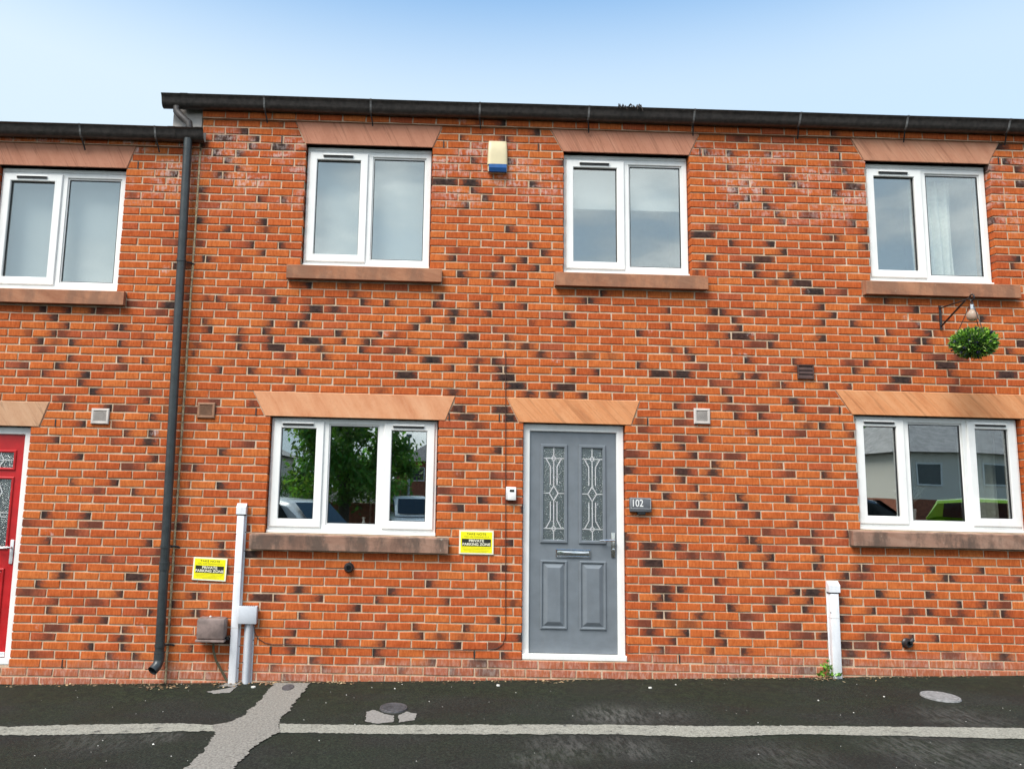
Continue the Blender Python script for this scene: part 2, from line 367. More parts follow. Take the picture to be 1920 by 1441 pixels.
M_WALLDK = plain('kitchen_wall_paint', (0.055, 0.055, 0.050), 0.85, var=0.10, bmp=0.0)
M_BLIND = plain('white_blind_fabric', (0.62, 0.63, 0.61), 0.8, var=0.03, scale=60, bmp=0.05)
M_CURT = plain('pale_curtain_fabric', (0.78, 0.78, 0.70), 0.85, var=0.08, scale=30, bmp=0.1)
M_IRON = plain('black_iron', (0.018, 0.014, 0.014), 0.45, var=0.3)
M_FOAM = plain('joint_filler', (0.46, 0.34, 0.20), 0.9, var=0.35, scale=30, bmp=0.4)
M_TILE = plain('roof_tile', (0.06, 0.055, 0.055), 0.8, var=0.3, scale=5)
M_LIME = plain('tarmac_patch', (0.20, 0.19, 0.175), 0.9, var=0.2, scale=60, bmp=0.4)
M_LID = plain('iron_lid', (0.060, 0.058, 0.062), 0.7, var=0.35, scale=35, bmp=0.4)
M_LIDG = plain('grey_lid', (0.19, 0.19, 0.19), 0.8, var=0.3, scale=45, bmp=0.3)

def glass_mat(name, f0, tint, rough=0.0, wav=0.0):
    m = bpy.data.materials.new(name); m.use_nodes = True; t = m.node_tree; t.nodes.clear()
    o = nn(t, 'ShaderNodeOutputMaterial'); tr = nn(t, 'ShaderNodeBsdfTransparent'); gl = nn(t, 'ShaderNodeBsdfGlossy'); mx = nn(t, 'ShaderNodeMixShader'); lw_ = nn(t, 'ShaderNodeLayerWeight')
    lw_.inputs['Blend'].default_value = 0.5; tr.inputs['Color'].default_value = (*tint, 1); gl.inputs['Roughness'].default_value = rough; gl.inputs['Color'].default_value = (0.96, 1.0, 0.99, 1)
    p = geo(t); bn = nn(t, 'ShaderNodeBump')
    if wav > 0:
        bn.inputs['Strength'].default_value = 0.8; bn.inputs['Distance'].default_value = wav
        t.links.new(noise_n(t, p, 95, 2), bn.inputs['Height'])
    else:
        bn.inputs['Strength'].default_value = 0.06; bn.inputs['Distance'].default_value = 0.01
        t.links.new(noise_n(t, p, 1.6, 1), bn.inputs['Height'])
    fac = mathn(t, 'ADD', mathn(t, 'MULTIPLY', mathn(t, 'POWER', lw_.outputs['Facing'], 5.0), 1-f0), f0)
    t.links.new(bn.outputs[0], gl.inputs['Normal']); t.links.new(fac, mx.inputs[0])
    t.links.new(tr.outputs[0], mx.inputs[1]); t.links.new(gl.outputs[0], mx.inputs[2]); t.links.new(mx.outputs[0], o.inputs[0]); return m
M_GLASS = glass_mat('window_glass', 0.23, (0.95, 0.975, 0.97))
M_GLASSK = glass_mat('kitchen_glass', 0.31, (0.92, 0.95, 0.94))
M_OBSC = glass_mat('stippled_glass', 0.15, (0.85, 0.90, 0.88), 0.05, 0.010)

# ------------------------------------------------------------------ ground
def asphalt():
    m, t, b = mat('tarmac'); p = geo(t)
    fine = noise_n(t, p, 58, 7, 0.82); mid = noise_n(t, p, 14, 6, 0.7); big = noise_n(t, p, 1.3, 5); moss = noise_n(t, mapv(t, p, (0.9, 1.6, 1), loc=(4.2, 1.3, 0)), 1.0, 5, 0.6)
    c = ramp(t, fine, [(0.38, (0.003, 0.0035, 0.0028)), (0.50, (0.015, 0.017, 0.013)), (0.58, (0.030, 0.033, 0.026)), (0.70, (0.070, 0.073, 0.062))])
    c = mixc(t, mr(t, big, 0.35, 0.65), mixc(t, 1.0, c, (0.80, 0.80, 0.80), 'MULTIPLY'), mixc(t, 1.0, c, (1.25, 1.25, 1.25), 'MULTIPLY'))
    c = mixc(t, mr(t, moss, 0.40, 0.62, 0, 0.55), c, mixc(t, mr(t, fine, 0.4, 0.64), (0.004, 0.009, 0.004), (0.026, 0.042, 0.018)))
    # damp moss creeping out from the foot of the wall
    syy = nn(t, 'ShaderNodeSeparateXYZ'); t.links.new(p, syy.inputs[0])
    wl_ = mr(t, mathn(t, 'ADD', syy.outputs[1], mathn(t, 'MULTIPLY', mathn(t, 'SUBTRACT', moss, 0.5), 2.2)), -1.15, -0.15, 0, 0.72)
    c = mixc(t, wl_, c, mixc(t, mr(t, mathn(t, 'ADD', mathn(t, 'MULTIPLY', fine, 0.6), mathn(t, 'MULTIPLY', mid, 0.4)), 0.42, 0.62), (0.003, 0.006, 0.002), (0.026, 0.036, 0.014)))
    # scuffed, limed patches (tyre scrubs)
    stx = noise_n(t, mapv(t, p, (30, 7, 1), (0, 0, -0.75)), 1.0, 6, 0.75, 0.3)
    tot = None
    for (qx, qy, r, s) in ((1150, 1340, 0.42, 0.8), (1060, 1400, 0.40, 0.55), (1180, 1402, 0.35, 0.6), (1010, 1425, 0.3, 0.5), (1800, 1345, 0.45, 0.55), (1740, 1405, 0.55, 0.6), (1480, 1420, 0.45, 0.4), (180, 1382, 0.5, 0.4), (300, 1382, 0.25, 0.5), (1250, 1340, 0.3, 0.4), (1900, 1420, 0.4, 0.5)):
        X, Y = gp(qx, qy)
        d = nn(t, 'ShaderNodeVectorMath', operation='DISTANCE'); d.inputs[1].default_value = (X, Y, zg(X)); t.links.new(p, d.inputs[0])
        k = mathn(t, 'MULTIPLY', mr(t, d.outputs['Value'], r, r*0.15), s)
        tot = k if tot is None else mathn(t, 'MAXIMUM', tot, k)
    sc = mathn(t, 'MULTIPLY', tot, mr(t, mathn(t, 'ADD', stx, mathn(t, 'MULTIPLY', mid, 0.25)), 0.52, 0.78))
    c = mixc(t, mathn(t, 'MULTIPLY', sc, 0.75), c, (0.165, 0.162, 0.148))
    t.links.new(c, b.inputs['Base Color']); b.inputs['Specular IOR Level'].default_value = 0.3
    t.links.new(mr(t, big, 0.3, 0.7, 0.72, 0.92), b.inputs['Roughness'])
    bump(t, b, mathn(t, 'ADD', fine, mathn(t, 'MULTIPLY', mid, 0.3)), 1.0, 0.016); return m
M_TAR = asphalt()
def paint(name, col, thr):
    m, t, b = mat(name); p = geo(t)
    f = noise_n(t, p, 62, 6, 0.8); g = noise_n(t, p, 9, 6, 0.65)
    c = mixc(t, mr(t, f, 0.38, 0.58), tuple(x*0.55 for x in col), tuple(x*1.12 for x in col))
    c = mixc(t, mr(t, mathn(t, 'ADD', mathn(t, 'MULTIPLY', f, 0.5), mathn(t, 'MULTIPLY', g, 0.6)), thr, thr+0.05), c, (0.040, 0.040, 0.038))
    t.links.new(c, b.inputs['Base Color']); b.inputs['Roughness'].default_value = 0.9; b.inputs['Specular IOR Level'].default_value = 0.2
    bump(t, b, f, 0.6, 0.006); return m
M_LINE = paint('worn_line_paint', (0.27, 0.265, 0.225), 0.62); M_STRIP = paint('pale_trench_reinstatement', (0.225, 0.212, 0.188), 0.68)

g = MB()
xs = [-320, -60, -10] + [round(-9 + i*0.5, 3) for i in range(50)] + [60, 320]; ys = [-320, -60, -28.2, -15, -7.5, -5, -3.5] + [round(-3 + i*0.25, 3) for i in range(12)] + [-0.02, 0.3, 20, 200]
vs = []
for y in ys:
    for x in xs:
        z = zg(x, y)
        if -9 <= x <= 16 and -3.2 < y < -0.1: z += 0.010*(noise.noise((x*0.8, y*0.8, 3.0)))
        vs.append((x, y, z))
nx = len(xs)
g.add(vs, [(j*nx+i, j*nx+i+1, (j+1)*nx+i+1, (j+1)*nx+i) for j in range(len(ys)-1) for i in range(nx-1)])
tag(g.build('ground', M_TAR, smooth='all', origin=(0, 0, 0)), kind='structure')
def gz(X, Y, lift): return zg(X) + lift + (0.010*noise.noise((X*0.8, Y*0.8, 3.0)) if Y < -0.1 else 0)
def ribbon(name, A, B, m, lift, rag, seed, step=0.018):
    rnd = random.Random(seed)
    A = [gp(*q) for q in A]; B = [gp(*q) for q in B]
    def res(P, n):
        L = [0]
        for i in range(1, len(P)): L.append(L[-1]+math.dist(P[i], P[i-1]))
        o = []
        for k in range(n+1):
            s = L[-1]*k/n; i = max(1, min(len(P)-1, next((j for j in range(1, len(P)) if L[j] >= s-1e-9), len(P)-1)))
            f = (s-L[i-1])/max(1e-9, L[i]-L[i-1]); o.append((P[i-1][0]+(P[i][0]-P[i-1][0])*f, P[i-1][1]+(P[i][1]-P[i-1][1])*f))
        return o
    n = int(sum(math.dist(A[i], A[i+1]) for i in range(len(A)-1))/step)
    A = res(A, n); B = res(B, n); mb = MB(); vs = []; fs = []; K = 6
    for k in range(n+1):
        a, b_ = A[k], B[k]; d = math.dist(a, b_) + 1e-9; ux, uy = (b_[0]-a[0])/d, (b_[1]-a[1])/d
        ra = rag*(noise.noise((k*0.12, seed, 0))*1.0 + rnd.uniform(-.55, .55)); rb = rag*(noise.noise((k*0.12, seed, 7))*1.0 + rnd.uniform(-.55, .55))
        a = (a[0]+ux*ra, a[1]+uy*ra); b_ = (b_[0]+ux*rb, b_[1]+uy*rb)
        for j in range(K+1):
            X = a[0]+(b_[0]-a[0])*j/K; Y = a[1]+(b_[1]-a[1])*j/K; vs.append((X, Y, gz(X, Y, lift)))
    for k in range(n):
        for j in range(K): fs.append((k*(K+1)+j, k*(K+1)+j+1, (k+1)*(K+1)+j+1, (k+1)*(K+1)+j))
    mb.add(vs, fs); return mb.build(name, m, smooth='all')
tag(ribbon('path_strip', [(515, 1281), (490, 1310), (457, 1343), (428, 1356), (397, 1361), (403, 1380), (386, 1405), (350, 1441), (320, 1470), (270, 1520)], [(582, 1281), (560, 1308), (545, 1328), (521, 1354), (527, 1374), (500, 1386), (478, 1400), (440, 1441), (412, 1470), (370, 1520)], M_STRIP, 0.0075, 0.020, 3), kind='structure')
tag(ribbon('road_marking', [(-160, 1365), (0, 1362), (150, 1358), (300, 1357), (404, 1360)], [(-160, 1382), (0, 1378), (150, 1377), (300, 1374), (404, 1372)], M_LINE, 0.0045, 0.020, 5), kind='structure')
tag(ribbon('road_marking', [(524, 1357), (700, 1359), (900, 1359), (1150, 1359), (1330, 1362), (1500, 1361), (1700, 1362), (1920, 1365), (2080, 1368)], [(524, 1374), (700, 1375), (900, 1376), (1150, 1377), (1330, 1383), (1500, 1377), (1700, 1379), (1920, 1385), (2080, 1390)], M_LINE, 0.0045, 0.014, 9), kind='structure')

# ------------------------------------------------------------------ openings
def zc(c): return ZO - 0.075*c
OPEN = dict(
    W0=(-1.890, -0.690, zc(23), zc(7)), W1=(1.015, 2.220, zc(19), zc(3)), W2=(3.490, 4.700, zc(19), zc(3)), W3=(6.420, 7.625, zc(19), zc(3)),
    LW=(0.800, 2.335, zc(52), zc(38)), RW=(6.195, 7.750, zc(50), zc(36)), D1=(3.118, 4.056, zc(66), zc(38)), D0=(-2.310, -1.368, zc(67.8), zc(40)))
LINT = dict(  # bottom-left, bottom-right, top-left, top-right, z bottom, z top, stone
    W0=(-1.895, -0.685, -2.00, -0.612, zc(7), zc(4), ST_PINK), W1=(1.006, 2.222, 0.898, 2.312, zc(3), zc(0), ST_PINK), W2=(3.482, 4.699, 3.360, 4.803, zc(3), zc(0), ST_PINK), W3=(6.408, 7.625, 6.288, 7.740, zc(3), zc(0), ST_PINK2),
    LW=(0.750, 2.398, 0.632, 2.485, zc(38), zc(35), ST_GOLD), RW=(6.170, 7.800, 6.022, 7.930, zc(36), zc(33), ST_RUST), D1=(3.075, 4.110, 2.965, 4.192, zc(38), zc(35), ST_RUST), D0=(-2.40, -1.292, -2.50, -1.220, zc(40), zc(37), ST_BUFF))
SILL = dict(W0=(-1.985, -0.597, zc(23)), W1=(0.888, 2.334, zc(19)), W2=(3.400, 4.833, zc(19)), W3=(6.326, 7.795, zc(19)), LW=(0.676, 2.444, zc(52)), RW=(6.088, 7.880, zc(50)))
SPLIT = 5.2875
HOUSES = [('terraced_house', -3.4, -0.006, 4, ('W0', 'D0'), 'lower brick house at left with the red front door'),
          ('terraced_house', 0.006, SPLIT, 0, ('W1', 'W2', 'LW', 'D1'), 'brick house with the grey front door between two signs and number plate'),
          ('terraced_house', SPLIT, 9.9, 0, ('W3', 'RW'), 'brick house at right with the hanging plant ball under its upstairs window')]

# kiln-burnt bricks read off the photograph: crop origin, scale, then u,v and where on the brick the burn sits
DARK = []
def D(x0, y0, s, txt):
    for k in txt.split():
        a, b_, c = k.split(','); DARK.append((x0+float(a)/s, y0+float(b_)/s, c))
D(820, 180, 4.804, '200,365,L 880,330,R 560,372,R 650,380,L 300,575,L 670,585,F 1095,600,R 340,780,F 300,850,L 420,915,L 240,975,R 880,995,R 640,1190,L 860,1335,L 960,1400,L 20,765,F 850,790,L 560,235,R')
D(820, 460, 4.804, '110,110,R 560,115,R 790,125,R 650,195,R 870,205,R 230,250,L 520,265,M 670,340,R 1145,620,L 20,1030,F 470,1055,B 560,1045,L 140,1105,R 350,1115,R 570,1120,R 630,1110,L 150,1330,M 660,1190,F 660,1260,F 850,1335,M 1000,1350,M 780,1270,F 1100,1280,F')
D(300, 540, 6.4, '720,110,L 420,90,T 1380,140,M 1800,240,F 110,310,M 1740,325,R 130,395,R 550,400,L 1300,410,R 1580,420,R 1690,430,L 560,495,R 970,510,L 1290,515,L 930,600,M 1290,610,R 1350,705,F 1850,610,F 390,780,M 1500,800,P 680,985,R 1700,1000,L 1090,1005,L 580,700,B 950,720,L 10,190,F')
D(560, 540, 6.4, '690,40,T 1680,95,R 800,170,L 1110,170,L 1670,180,L 130,240,F 70,320,R 450,250,M 1550,380,R 1790,385,R 1850,285,M 20,435,L 1390,465,R 480,570,L 960,565,R 120,620,P 800,640,R 910,620,L 510,620,R 280,730,M 790,740,L 1150,750,P 1340,755,L 330,825,L 1680,850,R 1830,950,R 60,1000,L 1880,670,R 1340,1015,F')
D(820, 540, 6.4, '30,100,R 470,205,R 740,210,R 1030,220,R 560,300,R 1740,140,R 1830,165,L 1560,325,L 1600,420,R 370,580,F 870,590,L 270,670,R 800,680,T 1100,690,M 1240,795,M 1520,805,P 750,880,L 170,960,R 460,970,R 770,980,R 840,960,L 1620,985,R 1850,1000,R 30,860,F 620,895,B')
D(1080, 540, 6.4, '340,60,L 80,150,R 190,160,L 1070,265,R 1660,295,R 1750,285,L 1890,380,L 1080,450,R 1530,465,P 770,540,L 1830,580,R 1670,690,R 1080,720,T 1340,750,L 1390,860,R 790,925,L 1430,945,P 210,1000,M 1000,1010,F 1280,1010,F')
D(1340, 540, 6.4, '1180,40,F 1470,60,P 110,290,L 460,305,P 1410,320,R 280,390,L 1270,410,R 1680,405,L 240,480,R 140,585,R 330,580,F 600,600,P 1280,605,R 480,690,P 700,680,L 400,865,L 960,860,L 1620,900,P 1830,900,L 940,980,R 1700,1000,L 1290,230,R')
D(1620, 540, 6.4, '310,160,L 570,265,R 870,350,L 1440,390,L 620,450,R 310,540,L 750,525,R 640,625,R 730,635,L 170,640,L 620,745,L 1740,765,L 840,830,P 1050,840,P 30,910,L 980,935,F 560,1010,P 1090,1010,L 1680,1015,F 1880,880,F')
D(820, 740, 4.804, '190,125,F 545,130,F 590,210,F 95,205,F 720,435,P 260,570,L 510,500,R 560,720,P 380,940,L 140,1010,R 750,1025,R 640,1310,R 30,940,R 100,860,P')
D(820, 1000, 4.804, '630,65,R 590,295,L 440,290,P 520,380,L 30,440,L 70,600,R 600,600,T 470,770,R 250,855,L 740,940,R 160,1000,R 520,1010,P 600,1095,L 290,1165,F 580,1170,P 150,1250,L 430,1255,F')
D(1300, 200, 4.804, '90,410,L 310,415,L 660,435,R 520,430,L 320,550,L 780,630,R 840,630,L 460,690,R 880,705,R 950,710,L 355,755,R 640,760,L 1270,780,L 465,825,R 870,565,P 350,880,R 650,895,L 780,970,L 1050,970,P 800,1030,R 1430,1055,R 260,1085,P 140,1150,F 1180,1180,R 1300,1185,L 350,1220,L 690,1230,R 1510,1250,R 130,1360,L 620,1375,F 520,1425,F 1260,385,L 310,280,P 1360,580,L 1290,510,P 1500,720,F 1150,565,T 1260,235,L')
D(1300, 460, 4.804, '150,110,L 690,125,R 580,190,P 30,165,T 570,260,L 860,260,M 920,340,F 1080,420,F 1300,425,P 690,330,T 40,235,T 490,1035,L 400,1170,R 560,1180,M 880,1115,R 820,1255,L 1170,1260,R 1370,1275,R 280,1330,L 60,1380,F 310,1385,R 900,1395,M 1460,1130,L 250,1250,P 50,1100,P')
D(1300, 740, 4.804, '350,120,P 570,120,P 930,130,L 1220,150,P 380,190,L 620,195,L 930,270,T 1160,285,L 1370,290,L 535,335,R 870,350,P 1390,360,R 100,395,L 190,625,L 20,695,F 130,710,M 370,555,P 800,710,P 1210,720,L 20,840,R 100,940,B 430,920,L 860,940,L 450,1000,R 70,1060,P 570,1085,R 190,1140,L 1180,1100,P 890,1160,R 580,1305,L 420,1310,R 590,1380,R 1130,1230,L 1330,1260,R 1120,1405,L 680,1220,P 1050,1300,P')
D(1300, 1000, 4.804, '590,60,L 430,60,R 580,130,R 1120,150,L 180,195,P 710,210,R 1150,230,R 470,280,L 680,295,L 1120,300,L 1480,310,R 1370,400,R 1480,370,P 260,425,L 940,520,R 1050,520,F 310,590,P 720,600,P 1060,600,R 1380,605,L 350,685,L 720,680,R 1020,665,L 110,740,M 540,750,P 1390,755,L 430,825,P 890,835,P 250,895,L 290,975,R 170,1060,R 480,1065,L 960,1000,R 1000,920,P 1320,930,F 540,910,P 740,1230,L 940,1230,F 1400,1090,M 1400,1165,F')
D(320, 180, 4.804, '640,310,R 410,380,F 740,390,R 290,440,L 730,440,L 1060,460,F 395,510,L 600,510,L 510,580,L 600,645,L 410,710,R 490,710,L 60,710,R 260,830,L 800,925,L 1030,920,L 60,1040,R 240,1110,L 500,1185,R 930,1215,B 830,1110,R 240,1320,P 640,1330,R 1010,1335,L 790,1400,R 30,1300,P')
D(320, 460, 4.804, '370,120,L 250,130,R 800,60,R 20,190,F 1230,340,R')
D(280, 740, 4.804, '150,60,R 520,60,P 640,140,L 900,60,P 40,200,L 370,130,P 30,340,L 830,440,P 670,510,L 20,570,R 430,655,L 330,650,P 650,810,L 650,1040,R 310,1100,P 310,1170,L 650,1320,R 100,720,P 70,1170,P 900,1190,R 740,1400,M')
D(280, 1000, 4.804, '740,160,R 950,170,F 280,300,P 730,320,F 400,530,R 470,550,L 650,630,P 240,620,L 390,690,R 460,720,L 1060,570,F 1150,590,L 360,1020,R 1290,880,R 1280,1040,R 700,950,F 30,690,L 1290,480,M 1150,1210,L 1280,1290,L')
D(500, 1100, 3.0, '700,20,L 300,60,R 60,60,L 640,65,L 1000,75,R 500,115,R 210,155,L 850,225,L 1250,185,M 1120,235,L 140,250,R 860,275,R 910,265,T 120,300,L 410,315,L 640,320,R 1060,330,R 1280,330,P 130,350,R 620,365,L 1340,380,L 290,410,L 650,420,R 920,425,R 60,450,L 350,455,L 780,470,L 1060,475,L')
D(900, 1100, 3.0, '1030,15,F 1140,15,L 1720,20,P 1780,25,R 870,55,P 1010,60,R 1080,60,L 1400,70,P 1670,75,P 1850,75,R 990,105,L 1420,130,L 1600,120,R 1840,115,T 1030,155,R 1080,155,L 1270,160,M 1530,170,P 900,200,P 1450,215,P 1740,220,P 1160,265,R 1010,265,M 1350,260,L 1060,310,R 1380,300,R 1740,325,P 1800,330,R 1000,355,R 1300,360,R 1500,370,L 140,380,L')
D(850, 700, 3.84, '1650,480,P 1460,530,R 1620,530,R 1790,480,L 1400,410,P 1880,650,F 1290,690,L 1640,590,R 1730,705,R 1850,710,F 1450,760,R 1620,765,R 1740,830,R 1440,820,L 1550,880,L 1670,945,R 1780,1010,P 1280,1240,L 1400,1240,F 1600,1240,M 1370,1165,L 1440,1360,F 1320,1300,P 1690,1300,P 1850,1310,P 1280,580,P 1450,1420,P 1610,235,L 1780,185,R 1690,295,P 1640,350,P 550,150,R 930,155,R 860,100,F')
D(0, 500, 3.84, '270,300,R 440,300,R 600,310,R 760,310,P 350,365,R 430,425,R 790,440,R 1020,440,L 860,440,P 340,490,R 480,485,P 500,540,L 270,540,R 850,550,L 250,590,P 510,660,L 850,660,L 1020,665,L 90,705,P 400,710,L 800,720,P 300,765,L 590,775,R 560,830,L 810,890,L 1050,900,P 1010,965,R 1190,970,R 420,950,P 460,1010,L 740,1010,R 870,1010,P 1080,1080,P 540,1130,R 1060,1200,L 350,1240,R 430,1245,L 1020,1260,M 530,1365,R 1080,1365,R 950,265,P 1140,270,L 1230,210,P 1200,330,P')
D(0, 750, 2.77, '380,290,R 780,295,R 680,345,P 840,390,P 390,420,L 550,425,R 460,465,P 700,470,L 230,590,L 430,595,R 200,630,P 440,635,P 810,640,P 390,680,P 200,720,R 740,730,R 770,775,P 550,815,P 800,825,P 330,865,L 290,890,M 680,910,F 310,950,L 720,960,L 150,990,P 580,1000,R 470,1045,P 300,1040,P 780,1090,R 260,1080,L 380,1130,R 520,1135,R 640,1180,L 280,1170,P 200,1220,P 640,1235,M 430,1270,R 650,1270,L 560,1320,L 690,1325,L 180,1330,P')
D(1420, 150, 3.84, '60,540,F 540,500,L 450,650,L 630,660,L 180,645,P 150,700,R 220,700,F 250,755,R 300,755,L 50,800,F 560,815,L 740,770,F 560,605,L 60,910,L 150,970,L 370,970,P 180,1010,R 680,1035,R 770,1090,R 480,1135,R 580,1135,L 90,1175,R 770,1200,R 190,1240,R 80,1290,R 220,1400,R 20,1400,L 1780,650,L 1860,1290,R 1860,1345,L 1690,1020,L 1690,1130,P')
D(1420, 500, 3.84, '230,55,R 310,120,F 400,180,F 950,245,L 520,350,P 450,400,R 700,395,L 1090,300,R 1140,420,R 950,475,L 1220,480,R 460,515,R 870,530,P 1150,530,R 1210,540,L 100,560,L 1140,600,L 1400,660,P 270,680,T 640,690,P 800,700,L 1350,715,F 720,755,L 1110,765,P 1410,775,L 1490,780,P 1750,785,L 250,745,R 1030,820,F 1370,830,P 200,850,L 480,855,R 600,860,P 930,880,P 1480,890,P 260,970,P 340,1030,P 480,1035,P 50,1080,L 300,1150,P 480,1150,L 640,1150,P 650,1210,R 1810,610,L')
D(1420, 1050, 3.686, '75,45,M 420,45,L 700,55,R 760,55,L 1210,70,R 1550,70,R 740,105,P 620,120,R 1300,125,R 1370,130,L 1800,140,R 650,165,P 860,225,L 1200,240,L 1720,250,L 270,215,R 380,210,P 610,280,L 370,270,R 1400,305,R 1570,305,R 1650,300,P 110,330,R 340,325,T 800,340,R 1050,370,B 1210,360,L 1380,375,B 1650,380,B 1720,380,L 610,390,L 980,400,P 570,530,R 900,545,P 1080,540,R 1260,555,R 300,585,R 210,575,P 620,590,F 780,595,P 890,600,L 620,650,L 890,655,R 1390,670,P 1740,695,M 630,710,F 1620,740,P 100,770,L 280,765,M')
DW = [(*px(x, y), c) for x, y, c in DARK]

def brick_geo(xlb, xlt, xrb, xrt, z0, z1, y0, j, rnd, back=0.105):
    """one brick: chamfered, slightly uneven front face; ends may be cut on a slant"""
    def r(): return rnd.uniform(-j, j)
    c = 0.0035
    o = [(xlb+r(), z0+r()), (xrb+r(), z0+r()), (xrt+r(), z1+r()), (xlt+r(), z1+r())]
    dy = [r()*0.5 for _ in range(4)]
    inn = [(o[0][0]+c, o[0][1]+c), (o[1][0]-c, o[1][1]+c), (o[2][0]-c, o[2][1]-c), (o[3][0]+c, o[3][1]-c)]
    vs = [(a, y0+dy[k], b_) for k, (a, b_) in enumerate(inn)] + [(a, y0+c+dy[k], b_) for k, (a, b_) in enumerate(o)] + [(a, back, b_) for a, b_ in o]
    fs = [(0, 1, 2, 3)] + [(k, k+4, (k+1) % 4+4, (k+1) % 4) for k in range(4)] + [(k+4, k+8, (k+1) % 4+8, (k+1) % 4+4) for k in range(4)]
    L = max(1e-4, max(xrb, xrt)-min(xlb, xlt)); X0 = min(xlb, xlt)
    uvs = [((v[0]-X0)/L, (v[2]-z0)/(z1-z0)) for v in vs]
    return vs, fs, uvs

rb = random.Random(11)
def tone_for(x0, x1, z0, z1):
    R_ = rb.random(); R_ = 0.16 + 0.56*R_
    q = rb.random()
    if q < 0.07: R_ = rb.uniform(0.88, 0.94)
    G_, B_, A_ = 0.5, 0.0, 0.0
    for (X, Z, c) in DW:
        if x0-0.005 <= X <= x1+0.005 and z0-0.004 <= Z <= z1+0.004:
            k = rb.uniform(0.85, 1.0)
            if c == 'L': G_, B_, A_ = rb.uniform(-0.05, 0.08), k, rb.uniform(0.20, 0.36)
            elif c == 'R': G_, B_, A_ = rb.uniform(0.92, 1.05), k, rb.uniform(0.20, 0.36)
            elif c == 'F': G_, B_, A_ = rb.uniform(0.3, 0.7), k, rb.uniform(0.40, 0.60)
            elif c == 'M': G_, B_, A_ = rb.uniform(0.4, 0.6), k*0.95, rb.uniform(0.22, 0.32)
            elif c == 'P': G_, B_, A_ = rb.uniform(0.0, 1.0), 0.50, rb.uniform(0.25, 0.50); R_ = rb.uniform(0.89, 0.97)
            else: G_, B_, A_ = rb.uniform(0.2, 0.8), 0.6, rb.uniform(0.18, 0.26)
            break
    else:
        if (x0 < -2.0 or x1 > 7.9) and rb.random() < 0.22:
            G_, B_, A_ = rb.choice((0.0, 1.0)), rb.uniform(0.7, 1.0), rb.uniform(0.3, 0.6)
        elif rb.random() < 0.05: G_, B_, A_ = rb.choice((0.0, 1.0, 0.5)), rb.uniform(0.25, 0.5), rb.uniform(0.2, 0.4)
    return (R_, G_, B_, A_)

BR_MESH = []
for k in range(8):
    rr = random.Random(100+k); vs, fs, uvs = brick_geo(-0.1060, -0.1060, 0.1060, 0.1060, -0.0311, 0.0311, 0.0, 0.0029, rr)
    me = bpy.data.meshes.new('brick'); me.from_pydata(vs, [], fs); ul = me.uv_layers.new(name='UVMap')
    for lp in me.loops: ul.data[lp.index].uv = uvs[lp.vertex_index]
    bm = bmesh.new(); bm.from_mesh(me); bmesh.ops.recalc_face_normals(bm, faces=bm.faces); bm.to_mesh(me); bm.free()
    me.materials.append(M_BRICK_O); BR_MESH.append(me)

def cut_intervals(keys, z):
    o = []
    for k in keys:
        x0, x1, z0, z1 = OPEN[k]
        if z0-0.001 < z < z1+0.001: o.append((x0, x1))
        bl, br_, tl, tr, zb, zt, _ = LINT[k]
        if zb < z < zt:
            f = (z-zb)/(zt-zb); o.append((bl+(tl-bl)*f-0.004, br_+(tr-br_)*f+0.004))
        if k in SILL:
            s0, s1, st = SILL[k]
            if st-0.142 < z < st: o.append((s0-0.004, s1+0.004))
    return o

